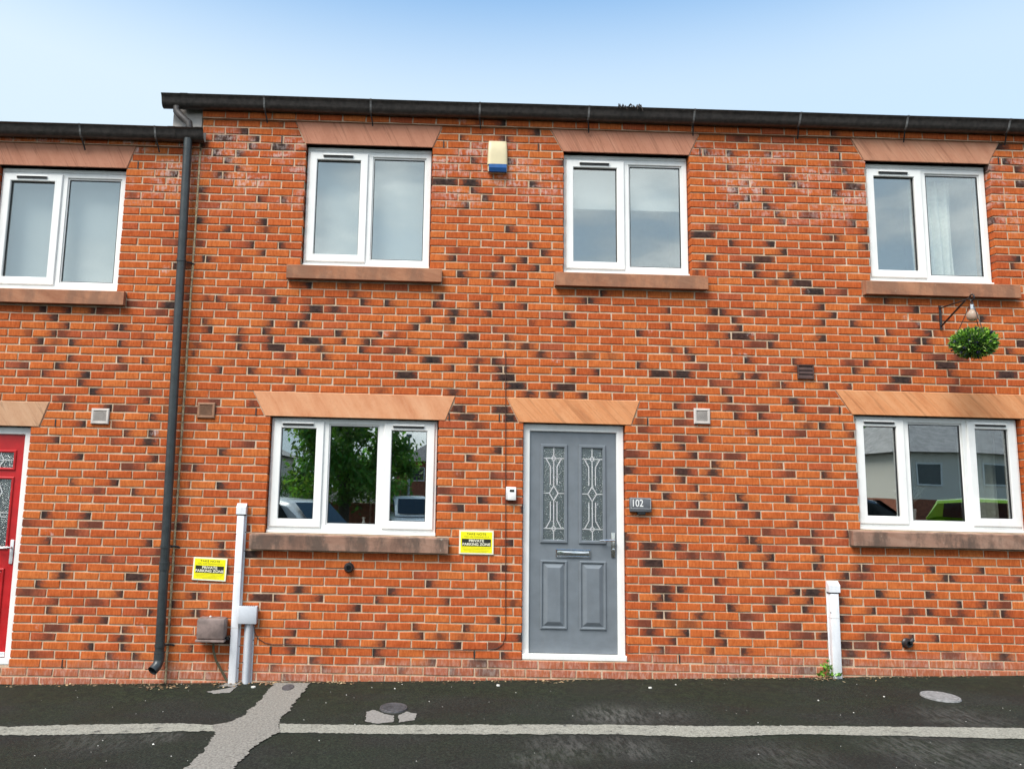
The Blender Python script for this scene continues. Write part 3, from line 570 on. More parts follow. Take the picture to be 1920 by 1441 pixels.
HR = []
for (nm, xa, xb, ct, keys, lab) in HOUSES:
    root = empty(nm, ((xa+xb)/2, 0, zg((xa+xb)/2))); tag(root, lab, 'house', 'houses of the brick terrace'); HR.append(root)
    ztop = zc(ct)+0.075
    # mortar body of the wall, in blocks round the openings
    xs_ = sorted({xa, xb} | {OPEN[k][0]-0.009 for k in keys} | {OPEN[k][1]+0.009 for k in keys}); zs_ = sorted({zg(xa)-0.25, ztop+0.09} | {v for k in keys for v in OPEN[k][2:]})
    mb = MB()
    for i in range(len(xs_)-1):
        run = None; segs = []
        for j in range(len(zs_)-1):
            mx, mz = (xs_[i]+xs_[i+1])/2, (zs_[j]+zs_[j+1])/2
            hole = any(OPEN[k][0]-0.009 < mx < OPEN[k][1]+0.009 and OPEN[k][2] < mz < OPEN[k][3] for k in keys)
            if not hole:
                if segs and abs(segs[-1][1]-zs_[j]) < 1e-6: segs[-1][1] = zs_[j+1]
                else: segs.append([zs_[j], zs_[j+1]])
        for z0, z1 in segs: mb.box(xs_[i], xs_[i+1], 0.0046, 0.26, z0, z1)
    mb.box(xa, xb, -0.0245, 0.0058, ztop-0.0765, ztop+0.005)
    wall = mb.build('wall', M_MORTAR, root)
    bricks = []
    for c in range(ct, 73):                       # course c spans zc(c+... ); course index ct is the corbel
        corb = c == ct
        z1 = zc(c-1) - 0.0; z0 = z1-0.065
        if corb: z0, z1 = ztop-0.075+0.003, ztop-0.075+0.068
        else: z0, z1 = zc(c)+0.005, zc(c)+0.070
        zm = (z0+z1)/2
        off = 0.0 if c % 2 == 0 else 0.1125
        if nm and xa < -1: off += 0.03
        cuts = sorted(cut_intervals(keys, zm))
        k0 = math.floor((xa-off)/0.225)-1
        row = []
        for k in range(k0, k0+int((xb-xa)/0.225)+4):
            L = off+k*0.225+0.005; Rr = L+0.215
            mid = (L+Rr)/2
            if xa == SPLIT and mid < SPLIT: continue
            if xb == SPLIT and mid >= SPLIT: continue
            lo = L if xa == SPLIT else max(L, xa+0.003); hi = Rr if xb == SPLIT else min(Rr, xb-0.003)
            segs = [(lo, hi)]
            for a, b_ in cuts:
                ns = []
                for s0, s1 in segs:
                    if b_ <= s0 or a >= s1: ns.append((s0, s1)); continue
                    if a > s0: ns.append((s0, a))
                    if b_ < s1: ns.append((b_, s1))
                segs = ns
            row += segs
        row.sort(); m2 = []
        for s0, s1 in row:                        # cut bricks, never slivers
            if s1-s0 < 0.004: continue
            if m2 and s0-m2[-1][1] < 0.016 and (s1-s0 < 0.06 or m2[-1][1]-m2[-1][0] < 0.06): m2[-1] = (m2[-1][0], s1)
            else: m2.append((s0, s1))
        for s0, s1 in m2:
            if True:
                # slanted end against a lintel
                def end(x, z):
                    for q in keys:
                        bl, br_, tl, tr, zb, zt, _ = LINT[q]
                        if zb < zm < zt:
                            f = (zm-zb)/(zt-zb); f2 = (z-zb)/(zt-zb)
                            if abs(bl+(tl-bl)*f-0.004-x) < 1e-6: return bl+(tl-bl)*f2-0.007
                            if abs(br_+(tr-br_)*f+0.004-x) < 1e-6: return br_+(tr-br_)*f2+0.007
                    return x
                full = abs((s1-s0)-0.215) < 1e-6 and not corb
                bricks.append(dict(x0=s0, x1=s1, xlb=end(s0, z0), xlt=end(s0, z1), xrb=end(s1, z0), xrt=end(s1, z1), z0=z0, z1=z1, full=full, corb=corb))
    # the bricks that show largest are objects of their own, the rest of the field is one part
    def key(b_):
        x, z = (b_['x0']+b_['x1'])/2, (b_['z0']+b_['z1'])/2
        return (x-CAMP[0])**2 + CAMP[1]**2 + (z-CAMP[2])**2
    vis = [b_ for b_ in bricks if b_['full'] and -1.6 < b_['x0'] and b_['x1'] < 7.45 and b_['z0'] > zg(b_['x0'])+0.06]
    vis.sort(key=key); single = {id(b_) for b_ in vis[:300]}
    field = MB(); rj = random.Random(5); rootw = WL[wall.name]
    for b_ in bricks:
        y0 = rb.uniform(-0.0035, 0.0000) - (0.030 if b_['corb'] else 0)
        tn = tone_for(b_['x0'], b_['x1'], b_['z0'], b_['z1'])
        if id(b_) in single:
            o = bpy.data.objects.new('brick', rb.choice(BR_MESH)); C.objects.link(o); o.parent = wall
            o.location = Vector(((b_['x0']+b_['x1'])/2, y0, (b_['z0']+b_['z1'])/2)) - rootw
            o.color = tn
        else:
            vs, fs, uvs = brick_geo(b_['xlb']+.0015, b_['xlt']+.0015, b_['xrb']-.0015, b_['xrt']-.0015, b_['z0']+.0014, b_['z1']-.0014, y0, 0.0029, rj)
            field.add(vs, fs, uvs, tn)
    fo = field.build('brickwork', M_BRICK, wall); fo['kind'] = 'stuff'
    # lintels and sills
    for k in keys:
        bl, br_, tl, tr, zb, zt, sm = LINT[k]
        bm_ = MB(); poly = [(bl, zb), (br_, zb), (tr, zt), (tl, zt)]; c = 0.004
        inn = [(bl+c, zb+c), (br_-c, zb+c), (tr-c*1.6, zt-c), (tl+c*1.6, zt-c)]
        vs = [(a, -0.007, b2) for a, b2 in inn] + [(a, -0.003, b2) for a, b2 in poly] + [(a, 0.12, b2) for a, b2 in poly]
        bm_.add(vs, [(0, 1, 2, 3)] + [(q, q+4, (q+1) % 4+4, (q+1) % 4) for q in range(4)] + [(q+4, q+8, (q+1) % 4+8, (q+1) % 4+4) for q in range(4)] + [(11, 10, 9, 8)])
        bm_.build('lintel', sm, root)
        if k in SILL:
            s0, s1, st = SILL[k]
            low = k in ('LW', 'RW'); sb = MB()
            poly = [(-0.064, st-0.138), (-0.064, st-0.016), (-0.058, st-0.010), (0.07, st-0.001), (0.12, st-0.001), (0.12, st-0.138)]
            sb.prism(poly, s0, s1, 'x'); sb.build('sill', ST_SILL2 if low else ST_SILL, root)
    # roof, low pitched so that the gutter hides it from the street
    rf = MB(); e0 = ztop+0.10
    rf.prism([(-0.03, e0), (4.4, e0+1.45), (4.4, e0+1.37), (-0.03, e0-0.06)], xa-(0.20 if ct == 0 and xa < 1 else 0), xb, 'x'); rf.build('roof', M_TILE, root)
HL, HM, HRr = HR

# filler in the straight joint between the stepped houses, end of the verge
j = MB(); n = 150; zs_ = np.linspace(zg(0)-0.02, ZO-0.33, n)
vs = []
for k, z in enumerate(zs_):
    wv = 0.007 + 0.005*noise.noise((z*9, 1, 2)); yv = -0.004 + 0.006*noise.noise((z*23, 5, 2)); xo = 0.004*noise.noise((z*4, 9, 1))
    vs += [(xo-wv, yv, z), (xo+wv, yv, z), (xo+wv, 0.05, z), (xo-wv, 0.05, z)]
j.add(vs, [(k*4+a, k*4+(a+1) % 4, k*4+4+(a+1) % 4, k*4+4+a) for k in range(n-1) for a in range(4)])
j.build('joint_filler', M_FOAM, HM)
v = MB(); v.box(-0.285, -0.0065, 0.012, 0.60, ZO-0.16, ZO+0.13, 0.004); v.build('verge_board', M_VENTW, HM)

# ------------------------------------------------------------------ windows
def interior(house, x0, x1, z0, z1, m, depth=2.6, dx=0.7, up=0.12, dn=0.85):
    a = MB(); X0, X1, Y0, Y1, Z0, Z1 = x0-dx, x1+dx, 0.262, depth, z0-dn, z1+up
    vs = [(X0, Y0, Z0), (X1, Y0, Z0), (X1, Y1, Z0), (X0, Y1, Z0), (X0, Y0, Z1), (X1, Y0, Z1), (X1, Y1, Z1), (X0, Y1, Z1)]
    a.add(vs, [(0, 1, 2, 3), (4, 7, 6, 5), (0, 3, 7, 4), (1, 5, 6, 2), (2, 6, 7, 3)])
    return a.build('room', m, house)
def window(house, key, cols, gm, packer=0.034, fy=0.056):
    """cols: list of (fraction, opens)"""
    x0, x1, z0, z1 = OPEN[key]; x0 += 0.004; x1 -= 0.004; z0 += 0.002; z1 -= 0.005
    f = MB(); f.ring(x0, x1, z0+0.028, z1-packer, 0.052, fy, fy+0.07)
    W_ = x1-x0; xx = x0; bounds = [x0]
    for fr, op in cols: xx += fr*W_; bounds.append(xx)
    for b_ in bounds[1:-1]: f.box(b_-0.032, b_+0.032, fy+0.001, fy+0.068, z0+0.075, z1-packer-0.047)
    win = f.build('window', M_UPVC, house)
    if packer: MB().box(x0+0.002, x1-0.002, fy+0.002, fy+0.065, z1-packer+0.001, z1-0.001, 0.002).build('head_packer', M_UPVC, win)
    MB().box(x0-0.001, x1+0.001, 0.030, fy+0.072, z0+0.001, z0+0.0275, 0.004).build('window_board', M_UPVC, win)
    for i, (fr, op) in enumerate(cols):
        a, b_ = bounds[i], bounds[i+1]; zb, zt = z0+0.028, z1-packer
        la = 0.050 if i == 0 else 0.030; rb_ = 0.050 if i == len(cols)-1 else 0.030
        if op:
            e0, e1, e2, e3 = a+(0.024 if i == 0 else 0.012), b_-(0.024 if i == len(cols)-1 else 0.012), zb+0.026, zt-0.024
            sh = MB(); sh.ring(e0, e1, e2, e3, 0.072, fy-0.016, fy+0.045); sash = sh.build('sash', M_UPVC, win)
            gs = MB(); gs.ring(e0+0.070, e1-0.070, e2+0.070, e3-0.070, 0.006, fy+0.008, fy+0.04); gs.build('gasket', M_GASKET, sash)
            gg = MB(); gg.box(e0+0.071, e1-0.071, fy+0.018, fy+0.022, e2+0.071, e3-0.071); gg.build('pane', gm, sash)
            cxm = (e0+e1)/2-0.01; wv = min(0.145, (e1-e0)*0.33)
            MB().box(cxm-wv, cxm+wv, fy-0.034, fy-0.0165, e3-0.030, e3-0.022, 0.002).build('trickle_vent', M_UPVC, sash)
            MB().box(cxm-wv+0.004, cxm+wv-0.004, fy-0.026, fy-0.0165, e3-0.046, e3-0.0305, 0.0).build('vent_slot', M_GASKET, sash)
            if gm is M_GLASS: MB().tube([(e1-0.052, fy+0.05, (e2+e3)/2-0.20), (e1-0.052, fy+0.085, (e2+e3)/2-0.19), (e1-0.054, fy+0.09, (e2+e3)/2-0.06)], 0.009, 8).build('handle', M_UPVC, sash)
        else:
            gs = MB(); gs.ring(a+la, b_-rb_, zb+0.050, zt-0.050, 0.016, fy+0.012, fy+0.04); gs.build('glazing_bead', M_UPVC, win)
            g2 = MB(); g2.ring(a+la+0.015, b_-rb_-0.015, zb+0.065, zt-0.065, 0.006, fy+0.014, fy+0.04); g2.build('gasket', M_GASKET, win)
            gg = MB(); gg.box(a+la+0.016, b_-rb_-0.016, fy+0.022, fy+0.026, zb+0.066, zt-0.066); gg.build('pane', gm, win)
    return win
window(HL, 'W0', [(0.5, True), (0.5, False)], M_GLASS)
window(HM, 'W1', [(0.5, True), (0.5, False)], M_GLASS)
window(HM, 'W2', [(0.5, True), (0.5, False)], M_GLASS)
window(HRr, 'W3', [(0.48, True), (0.52, False)], M_GLASS)
window(HM, 'LW', [(0.325, True), (0.345, False), (0.33, True)], M_GLASSK, packer=0.0)
window(HRr, 'RW', [(0.315, True), (0.37, False), (0.315, True)], M_GLASSK, packer=0.0)
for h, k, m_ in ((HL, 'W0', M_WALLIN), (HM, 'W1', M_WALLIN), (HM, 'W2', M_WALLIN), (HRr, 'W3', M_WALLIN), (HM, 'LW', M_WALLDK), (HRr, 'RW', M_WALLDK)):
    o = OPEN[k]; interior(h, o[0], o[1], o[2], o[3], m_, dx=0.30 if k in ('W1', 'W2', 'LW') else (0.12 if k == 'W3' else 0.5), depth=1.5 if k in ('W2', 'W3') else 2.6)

# blinds and curtains behind the glass
def blind(key, zbot, label, grp='white roller blinds upstairs'):
    x0, x1, z0, z1 = OPEN[key]; r = empty('roller_blind', ((x0+x1)/2, 0.23, zbot)); tag(r, label, 'blind', grp)
    b_ = MB(); n = 14; vs = []
    for i in range(n+1):
        z = zbot+(z1-0.05-zbot)*i/n; y = 0.222+0.004*math.sin(i*0.5)
        vs += [(x0+0.03, y, z), (x1-0.03, y, z), (x1-0.03, y+0.002, z), (x0+0.03, y+0.002, z)]
    b_.add(vs, [(i*4+a, i*4+(a+1) % 4, i*4+4+(a+1) % 4, i*4+4+a) for i in range(n) for a in range(4)]); b_.build('fabric', M_BLIND, r)
    MB().box(x0+0.03, x1-0.03, 0.216, 0.230, zbot-0.022, zbot-0.0005, 0.003).build('bottom_bar', M_BLIND, r)
    MB().tube([(x0+0.02, 0.236, z1-0.04), (x1-0.02, 0.236, z1-0.04)], 0.022, 12).build('roller', M_UPVC, r)
blind('W0', OPEN['W0'][2]+0.08, 'pulled-down pale blind behind the glass of the far left upstairs window')
blind('W1', OPEN['W1'][2]+0.08, 'fully lowered white blind in the upstairs window beside the alarm box')
blind('W2', OPEN['W2'][3]-0.47, 'half-raised white blind in the upstairs window above the grey door')
def curtain(x0, x1, z0, z1, y, label, folds, m=M_CURT):
    c = MB(); n = 60; m_ = 10; vs = []; rr = random.Random(int(x0*100))
    for i in range(m_+1):
        f = i/m_
        for k in range(n+1):
            u = k/n; amp = 0.020+0.018*f
            x = x0+(x1-x0)*u + 0.03*f*math.sin(u*3+1); vs.append((x, y+amp*math.sin(u*folds*2*math.pi+0.8*math.sin(3*f+u*4)), z1+(z0-z1)*f))
    c.add(vs, [(i*(n+1)+k, i*(n+1)+k+1, (i+1)*(n+1)+k+1, (i+1)*(n+1)+k) for i in range(m_) for k in range(n)])
    o = c.build('curtain', m, smooth='all'); s_ = o.modifiers.new('thickness', 'SOLIDIFY'); s_.thickness = 0.003
    return tag(o, label, 'curtain')
curtain(6.98, 7.40, OPEN['W3'][2]+0.03, OPEN['W3'][3]-0.10, 0.235, 'pale pleated curtain behind the right pane above the hanging plant ball', 4.5)
curtain(7.42, 7.80, OPEN['RW'][2]-0.2, OPEN['RW'][3]-0.02, 0.40, 'pale curtain behind the right pane of the downstairs window at right', 3.5)

# things on the window boards inside the downstairs windows
xt, zt_ = px(690, 1000, 0.40); zw = OPEN['LW'][2]-0.02
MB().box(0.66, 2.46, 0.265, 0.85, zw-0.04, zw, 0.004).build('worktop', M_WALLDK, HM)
r = empty('kitchen_tap', (1.72, 0.36, zw)); tag(r, 'chrome swan-neck kitchen tap behind the middle pane beside the grey door', 'tap')
MB().lathe([(0.026, 0), (0.026, 0.02), (0.018, 0.03), (0.016, 0.12)], (1.72, 0.36, zw), n=16).build('tap_body', M_CHROME, r, smooth=True)
MB().tube([(1.72, 0.36, zw+0.11)] + [(1.79-0.07*math.cos(a), 0.36, zw+0.27+0.07*math.sin(a)) for a in np.linspace(0, math.pi, 12)] + [(1.86, 0.36, zw+0.22)], 0.010, 10).build('spout', M_CHROME, r, smooth=True)
bo = MB(); bo.lathe([(0.024, 0), (0.026, 0.01), (0.026, 0.10), (0.010, 0.125), (0.010, 0.15), (0.016, 0.155), (0.016, 0.165)], (1.66, 0.33, zw), n=16)
tag(bo.build('soap_bottle', M_UPVC, smooth=True), 'small white pump bottle at the foot of the kitchen tap', 'bottle')
mg = MB(); mg.lathe([(0.036, 0), (0.040, 0.01), (0.040, 0.085), (0.036, 0.088)], (2.21, 0.34, zw), n=18); mg.tube([(2.25, 0.34, zw+0.07), (2.275, 0.34, zw+0.06), (2.275, 0.34, zw+0.03), (2.25, 0.34, zw+0.02)], 0.006, 6)
tag(mg.build('mug', plain('pale_blue_glaze', (0.30, 0.50, 0.72), 0.25, bmp=0.0), smooth=True), 'pale blue mug on the board inside the kitchen window', 'mug')
zw2 = OPEN['RW'][2]-0.02
MB().box(6.0, 7.95, 0.265, 0.60, zw2-0.04, zw2, 0.004).build('window_ledge', M_UPVC_D, HRr)
r = empty('flower_vase', (6.88, 0.36, zw2)); tag(r, 'white vase of flowers on the ledge inside the right downstairs window', 'vase')
MB().lathe([(0.040, 0), (0.045, 0.01), (0.050, 0.10), (0.062, 0.21), (0.060, 0.215), (0.05, 0.20)], (6.88, 0.36, zw2), n=20).build('vase_body', M_UPVC, r, smooth=True)
fl = MB(); rr = random.Random(3)
for i in range(46):
    a = rr.uniform(0, 6.28); t_ = rr.uniform(0.2, 1.0); L = rr.uniform(0.16, 0.34)
    p0 = Vector((6.88, 0.36, zw2+0.20)); p1 = p0+Vector((math.cos(a)*L*0.7*t_, math.sin(a)*L*0.4*t_, L*(1.1-0.5*t_)))
    fl.tube([p0, (p0+p1)/2+Vector((0, 0, 0.02)), p1], 0.003, 5)
    for q in range(3):
        b_ = rr.uniform(0, 6.28); d = Vector((math.cos(b_), math.sin(b_), rr.uniform(-.4, .6)))*rr.uniform(0.02, 0.04); s_ = d.cross(Vector((0, 0, 1))).normalized()*0.012
        fl.add([p1, p1+d*0.5+s_, p1+d, p1+d*0.5-s_], [(0, 1, 2, 3)])
fl.build('flowers', plain('dusty_pink_green', (0.25, 0.24, 0.20), 0.7, var=0.6, scale=30, bmp=0.0), r)

# ------------------------------------------------------------------ front doors
def raised_panel(mb, x0, x1, z0, z1, y):
    """moulding groove round a bevelled raised field"""
    mb.ring(x0, x1, z0, z1, 0.020, y-0.012, y+0.004)
    o = [(x0+0.026, z0+0.026), (x1-0.026, z0+0.026), (x1-0.026, z1-0.026), (x0+0.026, z1-0.026)]; c = 0.038
    i = [(o[0][0]+c, o[0][1]+c), (o[1][0]-c, o[1][1]+c), (o[2][0]-c, o[2][1]-c), (o[3][0]+c, o[3][1]-c)]
    vs = [(a, y+0.002, b_) for a, b_ in o] + [(a, y-0.016, b_) for a, b_ in i]
    mb.add(vs, [(k, (k+1) % 4, (k+1) % 4+4, k+4) for k in range(4)] + [(4, 5, 6, 7)])
def strip2(mb, pts, w_, y, th=0.004):
    for (a, b_), (c, d) in zip(pts[:-1], pts[1:]):
        L = math.hypot(c-a, d-b_); nx_, nz_ = -(d-b_)/L*w_/2, (c-a)/L*w_/2
        mb.add([(a+nx_, y, b_+nz_), (a-nx_, y, b_-nz_), (c-nx_, y, d-nz_), (c+nx_, y, d+nz_), (a+nx_, y-th, b_+nz_), (a-nx_, y-th, b_-nz_), (c-nx_, y-th, d-nz_), (c+nx_, y-th, d+nz_)],
               [(4, 5, 6, 7), (0, 1, 5, 4), (1, 2, 6, 5), (2, 3, 7, 6), (3, 0, 4, 7)])
def leading(mb, x0, x1, z0, z1, y):
    m_ = (x0+x1)/2; H = z1-z0; W_ = x1-x0; wl = 0.0075
    zt2, zb2, zm = z1-0.145*H/1.0*0.82, z0+0.12*H, z0+0.50*H
    for zz, sgn in ((zt2, 1), (zb2, -1)):
        strip2(mb, [(x0, zz), (x1, zz)], wl, y)
        d = 0.022; strip2(mb, [(m_-d, zz), (m_, zz+d*1.1), (m_+d, zz), (m_, zz-d*1.1), (m_-d, zz)], wl, y-0.0005)
        strip2(mb, [(m_, zz+sgn*d), (m_, z1 if sgn > 0 else z0)], wl, y)
        for s in (-1, 1): strip2(mb, [(m_+s*W_*0.38, zz), (m_+s*W_*0.16, zz-sgn*0.075), (m_+s*W_*0.16, zm+sgn*0.075), (m_, zm+sgn*0.085 if sgn < 0 else zm+0.085)][:3], wl, y)
    dw, dh = W_*0.21, 0.068
    strip2(mb, [(m_-dw, zm), (m_, zm+dh), (m_+dw, zm), (m_, zm-dh), (m_-dw, zm)], wl*1.1, y-0.0005)
    strip2(mb, [(x0, zm), (m_-dw, zm)], wl, y); strip2(mb, [(m_+dw, zm), (x1, zm)], wl, y)
    strip2(mb, [(m_, zt2-0.02), (m_, zm+dh)], wl, y); strip2(mb, [(m_, zm-dh), (m_, zb2+0.02)], wl, y)
def door_frame(house, key, ml):
    x0, x1, z0, z1 = OPEN[key]; fy = 0.050
    fr = MB(); fr.ring(x0+0.003, x1-0.003, z0+0.002, z1-0.006, 0.066, fy, fy+0.07, tb=0.045); d = fr.build('door', M_UPVC, house)
    MB().box(x0+0.002, x1-0.002, fy-0.045, fy-0.001, z0+0.003, z0+0.050, 0.006).build('threshold', M_UPVC, d)
    return d, (x0+0.070, x1-0.070, z0+0.052, z1-0.074), fy
d, (lx0, lx1, lz0, lz1), fy = door_frame(HM, 'D1', None); YL = fy+0.020
# leaf built in rails and stiles round the two lights
lw = lx1-lx0; lh = lz1-lz0
P = lambda x, y: px(x, y, YL)
gl_l = (lx0+0.115*lw+0.005, lx0+0.435*lw, lz0+0.488*lh, lz1-0.058*lh); gl_r = (lx0+0.565*lw, lx1-0.115*lw-0.005, lz0+0.488*lh, lz1-0.058*lh)
leaf = MB()
leaf.box(lx0, lx1, YL, YL+0.04, lz0, gl_l[2]); leaf.box(lx0, lx1, YL, YL+0.04, gl_l[3], lz1)
leaf.box(lx0, gl_l[0], YL, YL+0.04, gl_l[2], gl_l[3]); leaf.box(gl_l[1], gl_r[0], YL, YL+0.04, gl_l[2], gl_l[3]); leaf.box(gl_r[1], lx1, YL, YL+0.04, gl_l[2], gl_l[3])
leaf.build('door_leaf', M_DOOR, d)
for gx in (gl_l, gl_r):
    q = MB(); q.ring(gx[0], gx[1], gx[2], gx[3], 0.030, YL-0.014, YL+0.02); q.build('glazing_frame', M_DOOR, d)
    MB().box(gx[0]+0.028, gx[1]-0.028, YL+0.004, YL+0.010, gx[2]+0.028, gx[3]-0.028).build('glass_light', M_OBSC, d)
    l_ = MB(); leading(l_, gx[0]+0.030, gx[1]-0.030, gx[2]+0.030, gx[3]-0.030, YL+0.0035); l_.build('lead_came', M_LEAD, d)
for gx in (gl_l, gl_r):
    q = MB(); raised_panel(q, gx[0]+0.004, gx[1]-0.004, lz0+0.105*lh, lz0+0.410*lh, YL-0.001); q.build('raised_panel', M_DOOR, d)
xm = (lx0+lx1)/2
lb = MB(); zl = lz0+0.443*lh; lb.ring(xm-0.158, xm+0.158, zl-0.036, zl+0.036, 0.016, YL-0.014, YL-0.001); lb.build('letter_box', M_CHROME, d, smooth=True)
MB().box(xm-0.144, xm+0.144, YL-0.013, YL-0.002, zl-0.022, zl+0.022, 0.005).build('letter_flap', M_CHROME, d, smooth=True)
hx = lx1-0.035; hz_ = lz0+0.508*lh
MB().box(hx-0.018, hx+0.018, YL-0.012, YL-0.001, hz_-0.155, hz_+0.068, 0.005).build('handle_plate', M_BRASSY, d, smooth=True)
MB().tube([(hx, YL-0.012, hz_), (hx, YL-0.050, hz_), (hx-0.02, YL-0.056, hz_), (hx-0.135, YL-0.052, hz_-0.004)], 0.0095, 10).build('handle', M_CHROME, d, smooth=True)
MB().lathe([(0.010, 0), (0.010, 0.012), (0.004, 0.014)], (hx, YL-0.011, hz_-0.085), 'y', 12).build('lock', M_CHROME, d)
MB().box(3.0, 4.2, 0.27, 2.5, OPEN['D1'][2]-0.05, OPEN['D1'][2]-0.01).build('hall_floor', M_WALLDK, HM)
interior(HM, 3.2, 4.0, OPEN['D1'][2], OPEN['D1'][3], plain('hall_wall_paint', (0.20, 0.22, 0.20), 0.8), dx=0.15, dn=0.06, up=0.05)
# red door of the lower house
d, (lx0, lx1, lz0, lz1), fy = door_frame(HL, 'D0', None); YL = fy+0.020; lw = lx1-lx0; lh = lz1-lz0
lights = [(lz1-0.165*lh, lz1-0.072*lh), (lz0+0.475*lh, lz1-0.195*lh)]
g0, g1 = lx0+0.14*lw, lx1-0.085*lw
leaf = MB(); zprev = lz0
for za, zb in sorted(lights): leaf.box(lx0, lx1, YL, YL+0.04, zprev, za); leaf.box(lx0, g0, YL, YL+0.04, za, zb); leaf.box(g1, lx1, YL, YL+0.04, za, zb); zprev = zb
leaf.box(lx0, lx1, YL, YL+0.04, zprev, lz1); leaf.build('door_leaf', M_RED, d)
for n_, (za, zb) in enumerate(lights):
    q = MB(); q.ring(g0, g1, za, zb, 0.022, YL-0.012, YL+0.02); q.build('glazing_frame', M_RED, d)
    MB().box(g0+0.02, g1-0.02, YL+0.004, YL+0.010, za+0.02, zb-0.02).build('glass_light', M_OBSC, d)
    l_ = MB(); y_ = YL+0.0035; zm = (za+zb)/2
    for xc in (g1-0.14, (g0+g1)/2, g0+0.14):
        if n_ == 0:
            strip2(l_, [(xc-0.03, zm), (xc, zm+0.05), (xc+0.03, zm), (xc, zm-0.05), (xc-0.03, zm)], 0.007, y_); strip2(l_, [(xc, zm+0.05), (xc, zb-0.02)], 0.006, y_); strip2(l_, [(xc, zm-0.05), (xc, za+0.02)], 0.006, y_)
        else:
            strip2(l_, [(xc-0.04, zb-0.14), (xc, zb-0.05), (xc+0.04, zb-0.14), (xc, zb-0.23), (xc-0.04, zb-0.14)], 0.007, y_)
            strip2(l_, [(xc, zb-0.05), (xc, zb-0.02)], 0.006, y_); strip2(l_, [(xc, zb-0.23), (xc+0.05, zb-0.36), (xc+0.10, zb-0.36)], 0.006, y_); strip2(l_, [(xc, zb-0.23), (xc-0.05, zb-0.36), (xc-0.05, za+0.02)], 0.006, y_)
    strip2(l_, [(g0+0.02, zm), (g1-0.02, zm)], 0.006, y_); l_.build('lead_came', M_LEAD, d)
for a, b_ in ((lx0+0.10*lw, lx0+0.45*lw), (lx0+0.55*lw, lx1-0.10*lw)):
    q = MB(); raised_panel(q, a, b_, lz0+0.10*lh, lz0+0.39*lh, YL-0.001); q.build('raised_panel', M_RED, d)
hx = lx1-0.030; hz_ = lz0+0.485*lh
MB().box(hx-0.016, hx+0.016, YL-0.012, YL-0.001, hz_-0.145, hz_+0.068, 0.005).build('handle_plate', M_SILVER, d, smooth=True)
MB().tube([(hx, YL-0.012, hz_), (hx, YL-0.050, hz_), (hx-0.02, YL-0.056, hz_), (hx-0.13, YL-0.052, hz_-0.003)], 0.0095, 10).build('handle', M_CHROME, d, smooth=True)
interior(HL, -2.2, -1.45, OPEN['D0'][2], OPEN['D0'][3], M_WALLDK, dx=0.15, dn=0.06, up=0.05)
MB().box(lx1-0.075, lx1-0.008, YL-0.008, YL-0.0012, lz0+0.003, lz0+0.045, 0.003).build('weather_bar', M_SILVER, d)

# open perpends used as weep holes
for i, (x, y) in enumerate([(528, 268), (832, 270), (1009, 276), (1312, 279), (1574, 288), (1872, 303), (259, 308), (480, 770), (842, 782), (936, 785), (1214, 793), (1574, 773), (104, 793), (508, 1216), (700, 1222), (889, 1228), (117, 1242), (1274, 1236)]):
    X, Z = px(x, y); h = HL if X < 0 else (HM if X < SPLIT else HRr)
    cr_c = round((ZO-Z)/0.075-0.5); zz = ZO-0.075*(cr_c+1)
    MB().box(X-0.005, X+0.005, -0.0055, 0.03, zz+0.004, zz+0.071).build('weep_hole', M_GASKET, h)

# ------------------------------------------------------------------ gutters and downpipe
def ogee(z0, h, y0=-0.034):
    o = [(y0, z0+h), (y0, z0+0.018), (y0-0.012, z0+0.004), (y0-0.035, z0), (y0-0.058, z0+0.004), (y0-0.078, z0+0.020), (y0-0.090, z0+0.045), (y0-0.098, z0+0.072), (y0-0.110, z0+0.095), (y0-0.122, z0+h-0.006), (y0-0.124, z0+h)]
    return o
def gutter_shell(mb, x0, x1, z0, h, grow=0.0, n=1, sag=0.0):
    o = ogee(z0, h); cy, cz = -0.09, z0+h*0.7
    if grow: o = [(y+(y-cy)/max(.02, math.hypot(y-cy, z-cz))*grow, z+(z-cz)/max(.02, math.hypot(y-cy, z-cz))*grow) for y, z in o]
    i_ = [(y+(cy-y)*0.07, z+(cz-z)*0.06 if k not in (0, len(o)-1) else z) for k, (y, z) in enumerate(o)]
    K = len(o); vs = []; fs = []
    for s in range(n+1):
        x = x0+(x1-x0)*s/n; dz = sag*noise.noise((x*0.7, 2, 3))
        vs += [(x, y, z+dz) for y, z in o] + [(x, y, z+dz) for y, z in i_]
    for s in range(n):
        a = s*2*K; b_ = a+2*K
        for k in range(K-1):
            fs += [(a+k, a+k+1, b_+k+1, b_+k), (a+K+k+1, a+K+k, b_+K+k, b_+K+k+1)]
        fs += [(a, b_, b_+K, a+K), (a+K-1, a+2*K-1, b_+2*K-1, b_+K-1)]
    for a in (0, n*2*K):
        for k in range(K-1): fs.append((a+k, a+K+k, a+K+k+1, a+k+1))
    mb.add(vs, fs)
def gutter(x0, x1, z0, h, brackets, label, joints=()):
    r = empty('gutter', ((x0+x1)/2, -0.09, z0)); tag(r, label, 'gutter', 'black eaves gutters')
    m_ = MB(); gutter_shell(m_, x0, x1, z0, h, n=40, sag=0.004); m_.build('channel', M_GUTTER, r, smooth=True)
    for X in brackets:
        b_ = MB(); gutter_shell(b_, X-0.009, X+0.009, z0, h, grow=0.004); b_.build('bracket', M_BRKT, r)
        MB().tube([(X, -0.085, z0-0.002), (X+0.012, -0.060, z0-0.045), (X+0.02, -0.030, z0-0.100)], 0.007, 8).build('bracket_stay', M_IRON, r)
    for X in joints:
        b_ = MB(); gutter_shell(b_, X-0.035, X+0.035, z0, h, grow=0.003); b_.build('union', M_GUTTER, r, smooth=True)
    return r
